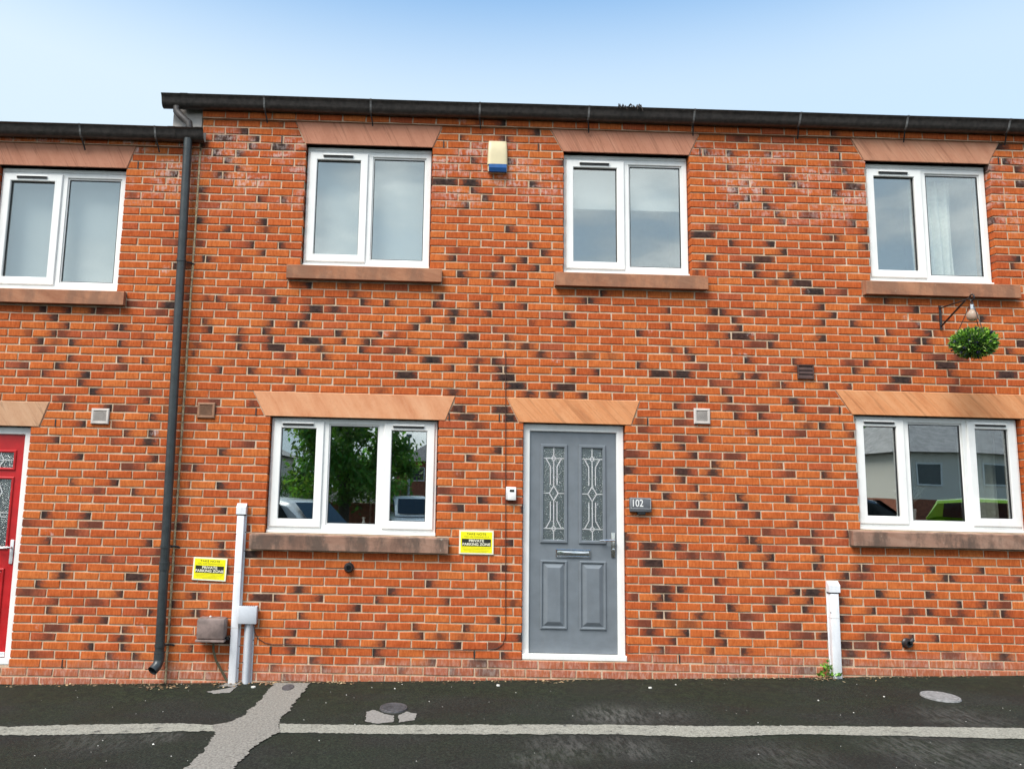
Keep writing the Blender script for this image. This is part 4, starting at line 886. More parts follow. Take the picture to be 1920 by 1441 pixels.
ZG = ZO+0.060
gx_ = lambda x, y, Y=-0.15: px(x, y, Y)[0]
gm_ = gutter(-0.36, 9.9, ZG, 0.112, [gx_(495, 180), gx_(695, 188), gx_(900, 195), gx_(1105, 202), gx_(1303, 209), gx_(1502, 216), gx_(1703, 222), gx_(1895, 229), 8.7], 'long black eaves gutter over the grey-door house and its right neighbour', joints=(gx_(345, 178),))
MB().tube([(-0.225, -0.085, ZG+0.01), (-0.225, -0.085, ZG-0.03), (-0.17, -0.085, ZG-0.095), (-0.10, -0.088, ZG-0.15), (-0.085, -0.088, ZG-0.25)], 0.035, 14).build('outlet_spout', M_GUTTER, gm_, smooth=True)
ZL = ZO-0.268
gl_ = gutter(-3.4, 0.055, ZL, 0.106, [gx_(149, 230), gx_(290, 236), -2.1, -2.9], 'lower black eaves gutter of the red-door house ending beside the downpipe', joints=(-0.24, 0.018))
for X, Z in ((gx_(1180, 206), ZG+0.12),):
    tw = MB(); rr = random.Random(4)
    for i in range(34):
        a = X+rr.uniform(-0.11, 0.11); y0 = rr.uniform(-0.16, -0.10); L = rr.uniform(0.03, 0.10); q = rr.uniform(-0.5, 0.5)
        tw.tube([(a, y0, Z-0.01), (a+q*L*0.4, y0-0.012, Z+L*0.22), (a+q*L, y0-0.03-rr.uniform(0, .01), Z-L*rr.uniform(0.0, 0.8))], 0.0035, 5)
    tag(tw.build('dead_weeds', plain('dry_weed', (0.035, 0.026, 0.020), 0.9)), 'clump of dead weeds hanging over the gutter above the middle window', 'weeds')
xtp, xbt = -0.098, -0.040; zb_ = zg(-0.05)+0.12
def pxl(z): return xbt+(xtp-xbt)*(z-zb_)/(ZL-zb_)
r = empty('downpipe', (xbt, -0.075, zb_)); tag(r, 'black round downpipe on the joint between the red-door and grey-door houses', 'downpipe')
MB().tube([(pxl(z), -0.082, z) for z in np.linspace(zb_+0.10, ZL+0.02, 12)], 0.0400, 20).build('pipe', M_PIPE, r, smooth=True)
for (yy) in (488, 1024, 1210):
    z = px(330, yy, -0.08)[1]; X = pxl(z)
    MB().lathe([(0.041, -0.012), (0.045, -0.012), (0.045, 0.012), (0.041, 0.012)], (X, -0.082, z), n=20).build('pipe_clip', M_PIPE, r)
    MB().tube([(X+0.02, -0.046, z), (X+0.075, -0.012, z-0.004), (X+0.10, 0.002, z-0.012)], 0.008, 8).build('clip_arm', M_IRON, r)
for yy, hh in ((1060, 0.035), (1228, 0.03)):
    z = px(310, yy, -0.08)[1]; X = pxl(z)
    MB().lathe([(0.0405, -hh), (0.0455, -hh), (0.0455, hh*0.6), (0.047, hh*0.6), (0.047, hh), (0.0405, hh)], (X, -0.082, z), n=20).build('pipe_socket', M_PIPE, r, smooth=True)
sh = MB(); X = pxl(zb_+0.1); sh.tube([(X, -0.082, zb_+0.12), (X, -0.085, zb_+0.085), (X-0.008, -0.105, zb_+0.050), (X-0.03, -0.15, zb_+0.018)], 0.0430, 18, caps=False)
sh.tube([(X-0.03, -0.15, zb_+0.018), (X-0.008, -0.105, zb_+0.050), (X, -0.085, zb_+0.085)], 0.038, 18, caps=False); sh.build('pipe_shoe', M_PIPE, r, smooth=True)

# ------------------------------------------------------------------ things fixed to the wall
def rbox(name, x0, x1, y0, y1, z0, z1, bev, m, parent): return MB().box(x0, x1, y0, y1, z0, z1, bev).build(name, m, parent, smooth=True)
def pxr(x0, y0, x1, y1, Y): a = px(x0, y0, Y); b_ = px(x1, y1, Y); return a[0], b_[0], b_[1], a[1]
# alarm box
a, b_, c, e_ = pxr(915, 262, 952, 325, -0.05); r = empty('alarm_box', ((a+b_)/2, 0, c)); tag(r, 'cream burglar alarm box with a blue strobe lens high between the upstairs windows', 'alarm')
prof = []
m_ = MB(); hh = e_-c; segs = 18; vs = []
for s in range(9):
    t_ = s/8; z = c+0.27*hh+(0.73*hh)*t_; wsc = 1.0-0.10*t_**2; dep = 0.055*(1-0.55*t_**4)
    xc = (a+b_)/2; hw = (b_-a)/2*wsc
    for k in range(segs):
        an = math.pi*k/(segs-1); q = abs(math.cos(an))**0.35*(1 if math.cos(an) > 0 else -1); vs.append((xc+q*hw, -dep*abs(math.sin(an))**0.35, z-(0.012 if s == 8 and k in (0, segs-1) else 0)))
m_.add(vs, [(s*segs+k, s*segs+k+1, (s+1)*segs+k+1, (s+1)*segs+k) for s in range(8) for k in range(segs-1)] + [tuple(range(8*segs, 9*segs))] + [tuple(reversed(range(segs)))]); m_.build('cover', M_CREAM, r, smooth=True)
m_ = MB(); m_.prism([(a+0.004, c+0.265*hh), (b_-0.004, c+0.265*hh), (b_-0.004, c+0.09*hh), (b_-0.03, c+0.025*hh), (a+0.03, c+0.025*hh), (a+0.004, c+0.09*hh)], -0.030, -0.002, 'y'); m_.build('base_tray', M_CREAM, r)
m_ = MB(); poly = [(-0.0305, c+0.262*hh), (-0.058, c+0.262*hh), (-0.064, c+0.15*hh), (-0.052, c+0.04*hh), (-0.0305, c+0.03*hh)]
m_.prism(poly, a+0.012, b_-0.012, 'x'); m_.build('strobe_lens', M_BLUE, r)
# parking signs
def sign(x0, x1, z0, z1, rot, label):
    cx, cz = (x0+x1)/2, (z0+z1)/2; W_, H_ = x1-x0, z1-z0; r = empty('parking_sign', (cx, 0, z0)); tag(r, label, 'sign', 'yellow parking signs')
    cr, sr = math.cos(rot), math.sin(rot)
    def q(u0, u1, v0, v1, y0, y1, nm, m_, bev=0):
        t_ = MB(); t_.box(u0*W_, u1*W_, y0, y1, v0*H_, v1*H_, bev); t_.v = [(cx+x*cr-z*sr, y, cz+x*sr+z*cr) for x, y, z in t_.v]; return t_.build(nm, m_, r)
    q(-.5, .5, -.5, .5, -0.0125, -0.0045, 'plate', M_SIGNW, 0.001); q(-.455, .455, -.44, .44, -0.0135, -0.0126, 'yellow_face', M_YELLOW); q(-.42, .42, -.165, .145, -0.0148, -0.0137, 'black_band', M_INK)
    def tx(s, u, v, size, m_, y, sxx=1.0, bold=0.0):
        t_ = text_mb(s, cx+u*W_*cr-v*H_*sr, cz+u*W_*sr+v*H_*cr, y, size, 'CENTER', sxx, rot, 0.0004, bold); t_.build('lettering', m_, r)
    tx('TAKE NOTE', 0, 0.345, 0.026, M_INK, -0.0140, 1.25); tx('YOU ARE PARKING IN A', 0, 0.230, 0.018, M_FAINT, -0.0140, 1.15)
    tx('PRIVATE', 0, 0.062, 0.031, M_SIGNW, -0.0153, 1.18, 0.0008); tx('PARKING ZONE', 0, -0.085, 0.031, M_SIGNW, -0.0153, 1.12, 0.0008)
    for v_, u0, u1 in ((-.225, -.42, .42), (-.285, -.40, .40), (-.345, -.36, .36), (-.395, -.20, .30)): q(u0, u1, v_-0.006, v_+0.006, -0.0141, -0.0137, 'fine_print_line', M_FAINT)
a, b_, c, e_ = pxr(861, 993, 925, 1039, 0); sign(a, b_, c, e_, 0.0, 'yellow private parking sign between the downstairs window and the grey door')
sign(0.180, 0.480, ZO-4.326, ZO-4.127, -0.030, 'tilted yellow private parking sign beside the tall grey duct')
# key safe
a, b_, c, e_ = pxr(950, 912, 968, 937, -0.04); r = empty('key_safe', ((a+b_)/2, 0, c)); tag(r, 'small silver key safe on the wall left of the grey door', 'key safe')
rbox('body', a-0.004, b_, -0.036, -0.005, c, e_, 0.006, M_SILVER, r); rbox('cover', a+0.010, b_-0.003, -0.046, -0.0365, c-0.002, e_-0.010, 0.004, M_UPVC, r); rbox('dial_window', a+0.026, b_-0.020, -0.049, -0.0465, c+0.62*(e_-c), c+0.80*(e_-c), 0.001, M_INK, r)
# number plate with a sensor below
a, b_, c, e_ = pxr(1181, 932, 1222, 960, -0.04); r = empty('house_number_plate', ((a+b_)/2, 0, c)); tag(r, 'dark grey number plate reading 102 right of the grey door', 'number plate')
rbox('plate', a, b_, -0.040, -0.006, c, e_, 0.008, M_SLATE, r)
t_ = text_mb('102', a+0.012, (c+e_)/2+0.012, -0.0412, 0.090, 'LEFT', 0.82, 0, 0.0008, 0.0006); t_.build('numerals', M_UPVC, r)
m_ = MB(); m_.ring(a+0.008, b_-0.008, c+0.030, e_-0.008, 0.0025, -0.0420, -0.0402); m_.build('border_line', M_SILVER, r)
rbox('sensor', (a+b_)/2-0.025, (a+b_)/2+0.045, -0.030, -0.006, c-0.024, c-0.001, 0.003, M_BLACK, r)
# vents
def grille(x0, y0, x1, y1, m_, label, style):
    a, b_, c, e_ = pxr(x0, y0, x1, y1, -0.015); r = empty('air_vent', ((a+b_)/2, 0, c)); tag(r, label, 'vent', 'small square wall vents')
    q = MB(); q.ring(a, b_, c, e_, 0.026 if style != 'flap' else 0.014, -0.020, -0.004); q.build('vent_frame', m_, r)
    MB().box(a+0.012, b_-0.012, -0.008, -0.0045, c+0.012, e_-0.012).build('backing', M_GASKET, r)
    n_ = 9 if style != 'flap' else 3; i0, i1 = c+(0.026 if style != 'flap' else 0.014), e_-(0.026 if style != 'flap' else 0.014); xm0 = 0.024 if style != 'flap' else 0.013
    for k in range(n_):
        z0 = i0+(i1-i0)*k/n_; z1 = i0+(i1-i0)*(k+(0.45 if style != 'flap' else 0.93))/n_
        t_ = MB(); t_.prism([(-0.0085, z1), (-0.019, z0), (-0.017, z0-0.001), (-0.0085, z1-0.004)] if style == 'flap' else [(-0.0175, z0), (-0.0175, z1), (-0.0085, z1+0.002), (-0.0085, z0+0.002)], a+xm0, b_-xm0, 'x'); t_.build('slat', m_, r)
grille(172, 765, 203, 795, M_VENTW, 'pale grey louvred vent on the house with the red door', 'lou')
grille(371, 754, 402, 784, M_VENTT, 'terracotta louvred vent just right of the downpipe', 'lou')
grille(1301, 765, 1332, 795, M_VENTW, 'pale grey louvred vent right of the grey door lintel', 'lou')
grille(1495, 683, 1527, 711, M_VENTB, 'dark brown flap vent high up left of the hanging plant ball', 'flap')
# boiler condensate / balanced outlets
for x, y, lab in ((654, 1064, 'round black pipe outlet under the downstairs window of the grey-door house'), (1703, 1206, 'round black pipe outlet low on the wall below the right downstairs window')):
    X, Z = px(x, y, -0.03); q = MB(); q.lathe([(0.045, 0.004), (0.045, 0.012), (0.038, 0.018), (0.030, 0.040), (0.030, 0.050), (0.022, 0.050), (0.022, 0.020)], (X, 0, Z), 'y', 22)
    if x > 1000: q.tube([(X+0.01, -0.03, Z+0.005), (X+0.05, -0.02, Z+0.035)], 0.018, 10)
    tag(q.build('pipe_outlet', M_BLACK, smooth=True), lab, 'pipe outlet', 'black wall outlets')
# tall duct, short duct and box of the service entry
def duct(name, x0, x1, zt_, dep, m_, label, tip, joints, rounded=False, scr=()):
    zb = zg((x0+x1)/2)-0.02; r = empty(name, ((x0+x1)/2, 0, zb)); tag(r, label, 'cable duct')
    b2 = MB(); w_ = x1-x0
    if rounded: b2.prism([(x0+w_/2-math.cos(t)*w_*0.42, -0.006-math.sin(t)*dep*1.0) for t in np.linspace(0, math.pi, 13)], zb, zt_, 'z')
    else: b2.box(x0+0.008, x1-0.008, -dep, -0.0045, zb, zt_, 0.006)
    b2.build('channel', m_, r, smooth=True)
    MB().box(x0-0.002, x1+0.006, -0.0065, -0.0042, zb, zt_-0.02).build('flange', m_, r)
    if tip:
        q = MB(); h_ = 0.092; q.prism([(-0.004, zt_-h_+0.02), (-dep-0.006, zt_-h_+0.02), (-dep-0.006, zt_-0.012), (-dep*0.45, zt_+0.022), (-0.004, zt_+0.022)], x0-0.001, x1+0.004, 'x'); q.build('end_cap', m_, r)
        MB().box(x0+0.002, x1, -dep-0.001, -0.005, zt_-h_+0.009, zt_-h_+0.0195).build('cap_gap', M_GASKET, r)
    for z in joints: MB().box(x0+0.007, x1-0.007, -dep-0.0012, -0.006, z-0.0015, z+0.0015).build('joint_line', M_VENTW, r)
    for k, z in enumerate(scr): MB().lathe([(0.0048, 0), (0.0048, 0.0025)], (x1+0.001 if k % 2 == 0 else x0+0.006, -0.0045 if k % 2 == 0 else -dep+0.0005, z), 'y', 8).build('screw', M_IRON, r)
    return r
zt_ = px(450, 948, -0.05)[1]
duct('cable_duct', 0.548, 0.628, zt_, 0.055, M_WHITEDUCT, 'tall pale grey cable duct left of the downstairs window', True, [px(445, 1071, -0.05)[1], px(440, 1176, -0.05)[1]], scr=[px(440, y, -0.03)[1] for y in (997, 1000, 1032, 1092, 1166, 1208, 1212, 1250, 1253)])
zs1 = px(462, 1170, -0.05)[1]
duct('cable_duct', 0.668, 0.748, zs1+0.005, 0.052, M_GREYBOX, 'short rounded grey cable duct below the small grey junction box', False, [], True, scr=[px(470, y, -0.03)[1] for y in (1200, 1240)])
a, b_, c, e_ = pxr(446, 1135, 481, 1169, -0.06); r = empty('junction_box', ((a+b_)/2, 0, c)); tag(r, 'small square grey junction box on the short duct beside the tall duct', 'junction box')
rbox('lid', a+0.012, b_, -0.080, -0.030, c, e_, 0.005, M_GREYBOX, r); rbox('base', a+0.016, b_-0.004, -0.0295, -0.005, c+0.003, e_-0.003, 0.003, M_GREYBOX, r)
for k in range(7): MB().box(a+0.03+k*0.018, a+0.042+k*0.018, -0.066, -0.044, e_+0.0002, e_+0.002).build('vent_slit', M_GASKET, r)
duct('cable_duct', 5.852, 5.946, px(1556, 1094, -0.05)[1], 0.055, M_WHITEDUCT, 'white cable duct rising from the weed left of the right downstairs window', True, [px(1560, 1158, -0.05)[1]], scr=[px(1560, y, -0.03)[1] for y in (1142, 1147, 1231)])
a, b_, c, e_ = pxr(371, 1157, 421, 1203, -0.10); r = empty('meter_box', ((a+b_)/2, 0, c)); tag(r, 'weathered brown moulded service box low on the wall beside the downpipe', 'meter box')
m_ = MB(); m_.box(a, b_, -0.135, -0.006, c+0.022, e_, 0.020); m_.build('cover', M_GRP, r, smooth=True); rbox('bottom_rim', a-0.004, b_+0.002, -0.140, -0.004, c, e_-(e_-c)*0.90, 0.006, M_GRP, r)
rbox('latch', b_+0.001, b_+0.022, -0.075, -0.030, c+0.01, c+0.035, 0.003, M_BLACK, r)
MB().lathe([(0.012, 0), (0.012, 0.012), (0.004, 0.018)], ((a+b_)/2-0.02, -0.07, e_-0.004), 'z', 10).build('vent_cap', M_VENTW, r)
Xc = (a+b_)/2+0.015
tag(MB().tube([(Xc, -0.06, c+0.005), (Xc+0.005, -0.06, c-0.08), (Xc+0.03, -0.045, c-0.17), (Xc+0.09, -0.035, c-0.27), (0.545, -0.030, zg(0.5)+0.02)], 0.011, 10).build('service_pipe', plain('olive_hose', (0.075, 0.062, 0.032), 0.6), smooth=True), 'thin olive hose curving from the brown service box to the tarmac', 'hose')
pts = [(948, 660), (948, 760), (948, 900), (948, 1020), (948, 1120), (948, 1180), (947, 1195), (942, 1207), (932, 1214), (915, 1217), (870, 1218), (780, 1214), (700, 1212), (600, 1209), (540, 1207), (512, 1207), (497, 1204), (484, 1196), (478, 1184), (476, 1168)]
cb = MB(); P3 = [(lambda q: (q[0], -0.0085, q[1]))(px(x, y)) for x, y in pts]; cb.tube(P3, 0.0032, 8)
o = tag(cb.build('cable', plain('dark_cable', (0.050, 0.018, 0.012), 0.5), smooth=True), 'thin dark cable running down the wall and along to the junction box', 'cable')

# ------------------------------------------------------------------ hanging plant ball
bx, bz = px(1762, 578, -0.006); _, bz2 = px(1763, 612, -0.006); tipY = -0.40
tx_, tz_ = px(1820, 556, tipY)
r = empty('hanging_bracket', (bx, 0, bz2-0.03)); tag(r, 'black iron wall bracket holding the leaf ball below the right upstairs window', 'bracket')
MB().box(bx-0.011, bx+0.011, -0.012, -0.0045, bz2-0.025, bz+0.025).build('back_plate', M_IRON, r)
MB().tube([(bx, -0.008, bz), (bx, tipY+0.05, bz), (bx, tipY, bz)], 0.007, 8).build('arm', M_IRON, r)
MB().tube([(bx, -0.008, bz2), (bx, tipY+0.06, bz-0.008)], 0.0085, 8).build('brace', M_IRON, r)
curl = [(bx, tipY-0.028+0.028*math.cos(t), bz+0.028*math.sin(t)) for t in np.linspace(0.2, 5.6, 16)]
MB().tube(curl, 0.007, 8).build('scroll_end', M_IRON, r)
hx_, hy_, hz0 = bx, tipY-0.028, bz-0.028
bcx, bcz = px(1826, 643, hy_); ra = 0.170; rzv = 0.122
hx_ = bx
dx = bcx-hx_
r = empty('hanging_leaf_ball', (bcx, hy_, bcz-rzv)); tag(r, 'green artificial leaf ball with purple buds hanging from the iron bracket', 'leaf ball')
lm, t, b = mat('leaf_green'); at = nn(t, 'ShaderNodeAttribute', attribute_name='tone'); t.links.new(at.outputs['Color'], b.inputs['Base Color']); b.inputs['Roughness'].default_value = 0.45
b.inputs['Specular IOR Level'].default_value = 0.4
fo = MB(); rr = random.Random(21)
def leaf(mb, p, d, L, W_, col, rr=rr):
    d = d.normalized(); s = d.cross(Vector((rr.uniform(-1, 1), rr.uniform(-1, 1), rr.uniform(-1, 1)))).normalized(); nrm = s.cross(d)
    mb.add([p, p+d*L*0.45+s*W_/2+nrm*0.003, p+d*L, p+d*L*0.45-s*W_/2+nrm*0.003], [(0, 1, 2, 3)], col=col)
for i in range(2600):
    u = Vector((rr.gauss(0, 1), rr.gauss(0, 1), rr.gauss(0, 1))).normalized(); f = rr.uniform(0.70, 0.96)
    lump = 1+0.10*noise.noise(u*2.9)
    p = Vector((u.x*ra, u.y*ra, u.z*rzv))*f*lump + Vector((bcx, hy_, bcz))
    d = (u + Vector((rr.uniform(-.8, .8), rr.uniform(-.8, .8), rr.uniform(-.3, .9)))*0.7)
    q = rr.random()
    col = (0.040, 0.115, 0.030, 1) if q < 0.35 else ((0.10, 0.25, 0.026, 1) if q < 0.70 else ((0.23, 0.44, 0.040, 1) if q < 0.92 else (0.42, 0.58, 0.16, 1)))
    leaf(fo, p, d, rr.uniform(0.026, 0.048), rr.uniform(0.010, 0.016), col)
fo.build('foliage', lm, r)
fb = MB()
for i in range(34):
    u = Vector((rr.gauss(0, 1), rr.gauss(0, 1), rr.gauss(0.3, 1))).normalized(); p = Vector((u.x*ra, u.y*ra, u.z*rzv))*0.97 + Vector((bcx, hy_, bcz))
    for k in range(5): leaf(fb, p, u+Vector((rr.uniform(-.5, .5), rr.uniform(-.5, .5), rr.uniform(-.5, .5))), 0.032, 0.010, (0.045, 0.040, 0.11, 1))
fb.build('buds', lm, r)
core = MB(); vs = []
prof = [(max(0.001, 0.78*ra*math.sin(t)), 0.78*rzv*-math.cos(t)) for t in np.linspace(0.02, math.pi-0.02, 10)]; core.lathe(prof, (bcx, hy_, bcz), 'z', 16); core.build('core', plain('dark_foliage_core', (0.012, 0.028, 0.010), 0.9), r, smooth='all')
for k in range(3):
    an = 2*math.pi*k/3+0.5; MB().tube([(hx_, hy_, hz0+0.004), (bcx+math.cos(an)*0.13, hy_+math.sin(an)*0.13, bcz+0.065)], 0.0036, 5).build('chain', M_IRON, r)
r2x, r2z = px(1822, 575, hy_)
r = empty('hanging_bulb_lamp', (hx_, hy_, r2z-0.12)); tag(r, 'clear glass bulb lamp hanging just above the leaf ball', 'lamp')
MB().tube([(hx_, hy_, hz0-0.001), (r2x, hy_, r2z+0.015)], 0.003, 6).build('cord', M_IRON, r)
MB().lathe([(0.014, 0.022), (0.019, 0.018), (0.021, 0.0), (0.021, -0.022), (0.018, -0.026)], (r2x, hy_, r2z), 'z', 16).build('cap', M_CHROME, r, smooth=True)
gm2, t, b = mat('frosted_bulb'); b.inputs['Base Color'].default_value = (0.72, 0.62, 0.50, 1); b.inputs['Roughness'].default_value = 0.12; b.inputs['Transmission Weight'].default_value = 0.6; b.inputs['IOR'].default_value = 1.2
MB().lathe([(0.018, -0.026), (0.028, -0.040), (0.042, -0.060), (0.046, -0.085), (0.040, -0.112), (0.022, -0.128), (0.002, -0.132)], (r2x, hy_, r2z), 'z', 20).build('bulb', gm2, r, smooth='all')

# ------------------------------------------------------------------ lids and patches in the tarmac
def lid(x, y, rx, ry, m_, name, label, grid=True):
    X, Y = gp(x, y); z = gz(X, Y, 0.0); q = empty(name, (X, Y, z)); tag(q, label, 'drain cover')
    MB_ = MB(); K = 32
    prof = [(0.86, 0.011), (0.88, 0.006), (0.90, 0.011), (1.0, 0.0105), (1.03, 0.0)]
    vs = [(X, Y, z+0.011)]
    for f, h in prof:
        for k in range(K):
            a_ = 2*math.pi*k/K; xx, yy = X+rx*f*math.cos(a_), Y+ry*f*math.sin(a_); vs.append((xx, yy, z+h+(zg(xx)-zg(X))))
    fs = [(0, 1+k, 1+(k+1) % K) for k in range(K)]
    for s in range(len(prof)-1):
        for k in range(K): fs.append((1+s*K+k, 1+(s+1)*K+k, 1+(s+1)*K+(k+1) % K, 1+s*K+(k+1) % K))
    MB_.add(vs, fs); MB_.build('cover_plate', m_, q)
    if grid:
        for k in range(-3, 4):
            yy = Y+k*ry*0.22; hw = rx*0.78*math.sqrt(max(0, 1-(k*0.22/0.82)**2)); MB().box(X-hw, X+hw, yy-0.006, yy+0.006, z+0.0108, z+0.0145).build('rib', m_, q)
lid(738, 1327, 0.105, 0.125, M_LID, 'drain_cover', 'round dark iron cover in the tarmac left of the grey door')
lid(540, 1290, 0.050, 0.10, M_LID, 'stopcock_cover', 'small dark oval cover in the pale strip by the wall', False)
lid(1763, 1306, 0.13, 0.155, M_LIDG, 'drain_cover', 'grey round cover in the tarmac below the right downstairs window', False)
def patch(pts, lift, seed, nm='ground_patch', m_=M_LIME):
    P2 = [gp(*q) for q in pts]; dense = []
    rr = random.Random(seed)
    for (a, b_) in zip(P2, P2[1:]+P2[:1]):
        n = max(2, int(math.dist(a, b_)/0.015))
        for k in range(n): dense.append((a[0]+(b_[0]-a[0])*k/n+rr.uniform(-.006, .006), a[1]+(b_[1]-a[1])*k/n+rr.uniform(-.006, .006)))
    q = MB(); q.add([(x, y, gz(x, y, lift)) for x, y in dense], [tuple(range(len(dense)))]); tag(q.build(nm, m_), kind='structure')
patch([(688, 1334), (700, 1330), (722, 1338), (738, 1341), (738, 1353), (706, 1356), (684, 1352)], 0.004, 1); patch([(746, 1341), (762, 1334), (782, 1338), (776, 1350), (748, 1354)], 0.004, 2)
patch([(388, 1297), (420, 1292), (445, 1287), (430, 1299), (400, 1301)], 0.004, 3); patch([(410, 1287), (428, 1279), (452, 1279), (440, 1288)], 0.004, 4)

# leaf litter, grit and moss along the foot of the wall
lit = MB(); rr = random.Random(8)
def flake(mb, X, Y, s, col, rr=rr):
    z = gz(X, Y, 0.003+rr.uniform(0, 0.006)); a_ = rr.uniform(0, 6.28); e0 = rr.uniform(0.4, 1.0); t_ = rr.uniform(-0.4, 0.4)
    vs = [(X+s*math.cos(a_+k)*(1 if k in (0, 3.14) else e0), Y+s*math.sin(a_+k)*(1 if k in (0, 3.14) else e0), z+t_*s*(math.cos(k))*0.8) for k in (0, 1.2, 3.14, 4.6)]; mb.add(vs, [(0, 1, 2, 3)], col=col)
cols = [(0.24, 0.15, 0.07, 1), (0.36, 0.25, 0.13, 1), (0.12, 0.08, 0.045, 1), (0.42, 0.33, 0.2, 1), (0.20, 0.11, 0.06, 1)]
for i in range(1500):
    X = rr.uniform(-2.2, 8.6); dens = 0.35+noise.noise((X*1.3, 4, 1))
    if X < 0.2 or 0.4 < X < 1.6: dens += 0.2
    if rr.random() > dens+0.25: continue
    flake(lit, X, -abs(rr.gauss(0, 0.035))-0.012, rr.uniform(0.004, 0.014), rr.choice(cols))
for cx, cy, n in ((305, 1288, 46), (420, 1283, 30), (1545, 1272, 60), (640, 1279, 30), (1040, 1277, 36), (480, 1280, 20)):
    X0_, Y0_ = gp(cx, cy)
    for i in range(n): flake(lit, X0_+rr.gauss(0, 0.10), min(-0.012, Y0_+rr.gauss(0, 0.045)), rr.uniform(0.006, 0.020), rr.choice(cols))
lmat, t, b = mat('litter'); at = nn(t, 'ShaderNodeAttribute', attribute_name='tone'); t.links.new(at.outputs['Color'], b.inputs['Base Color']); b.inputs['Roughness'].default_value = 0.9
tag(lit.build('leaf_litter', lmat, origin=(3, 0, zg(3))), 'dry brown leaf litter along the foot of the wall', 'leaf litter', kind='stuff')
gr = MB(); rr = random.Random(18)
for i in range(150):
    X = rr.uniform(-1.6, 7.6); Y = rr.uniform(-2.6, -0.03); s = rr.choice((0.0025, 0.003, 0.004, 0.005)) if rr.random() < 0.95 else 0.009
    z = gz(X, Y, 0.001); v_ = rr.uniform(0.25, 0.7); vs = []
    for k in range(5): a_ = 6.28*k/5+rr.uniform(-.3, .3); vs.append((X+s*math.cos(a_), Y+s*math.sin(a_), z))
    vs.append((X, Y, z+s*0.8)); gr.add(vs, [(k, (k+1) % 5, 5) for k in range(5)], col=(v_, v_*0.97, v_*0.90, 1))
tag(gr.build('grit', lmat, origin=(3, -1, zg(3))), 'scattered pale grit and small chippings on the tarmac', 'grit', kind='stuff')
for (x, y, s, lab) in ((475, 1289, 0.020, 'small white scrap on the tarmac beside the pale strip'), (934, 1285, 0.018, 'small white chip on the tarmac left of the door step'), (1219, 1290, 0.016, 'small white scrap on the tarmac just right of the grey door')):
    X, Y = gp(x, y); q = MB(); rr = random.Random(x); ring_ = [(X+s*rr.uniform(.6, 1)*math.cos(t_), Y+s*rr.uniform(.6, 1)*math.sin(t_)) for t_ in np.linspace(0, 5.6, 8)]
    q.prism(ring_, gz(X, Y, 0.0005), gz(X, Y, 0.010), 'z'); tag(q.build('scrap', M_UPVC_D), lab, 'scrap', 'white scraps on the tarmac')
# weed at the foot of the white duct
wd = MB(); rr = random.Random(31); X0_, _ = px(1549, 1262); zgd = zg(X0_)
rw = empty('weed', (X0_, -0.03, zgd)); tag(rw, 'bright green weed growing at the foot of the white duct', 'weed')
st_ = MB()
for i in range(7):
    q = (-0.10+0.033*i) + rr.uniform(-.012, .012); hh = rr.choice((0.05, 0.09, 0.13, 0.17, 0.06)); base = Vector((X0_+q*0.4, -0.03, zgd)); tip = Vector((X0_+q, -0.04-rr.uniform(0, .05), zgd+hh)); st_.tube([base, (base+tip)/2+Vector((0, -.01, .01)), tip], 0.0022, 5)
    for k in range(7):
        p = base.lerp(tip, rr.uniform(0.3, 1.0)); dd = Vector((rr.uniform(-1, 1), rr.uniform(-1, .3), rr.uniform(-.2, .8)))
        leaf(wd, p, dd, rr.uniform(0.024, 0.045), rr.uniform(0.020, 0.034), rr.choice(((0.13, 0.30, 0.035, 1), (0.20, 0.40, 0.05, 1), (0.09, 0.21, 0.03, 1))), rr)
wd.build('leaves', lm, rw); st_.build('stems', lm if False else plain('weed_stem', (0.12, 0.20, 0.05), 0.7), rw)

# ------------------------------------------------------------------ across the road: what the window glass reflects
M_LEAFD, t, b = mat('tree_leaf'); at = nn(t, 'ShaderNodeAttribute', attribute_name='tone'); t.links.new(at.outputs['Color'], b.inputs['Base Color']); b.inputs['Roughness'].default_value = 0.6
trl = nn(t, 'ShaderNodeBsdfTranslucent'); ms = nn(t, 'ShaderNodeMixShader'); ms.inputs[0].default_value = 0.5      # leaves let the light through
gn = nn(t, 'ShaderNodeMix', data_type='RGBA', blend_type='MULTIPLY'); gn.inputs[0].default_value = 1.0; gn.inputs[7].default_value = (1.8, 2.0, 0.9, 1); t.links.new(at.outputs['Color'], gn.inputs[6]); t.links.new(gn.outputs[2], trl.inputs['Color'])
t.links.new(b.outputs[0], ms.inputs[1]); t.links.new(trl.outputs[0], ms.inputs[2]); t.links.new(ms.outputs[0], [n_ for n_ in t.nodes if n_.type == 'OUTPUT_MATERIAL'][0].inputs[0])
M_BARK = plain('bark', (0.07, 0.055, 0.04), 0.9, var=0.3)
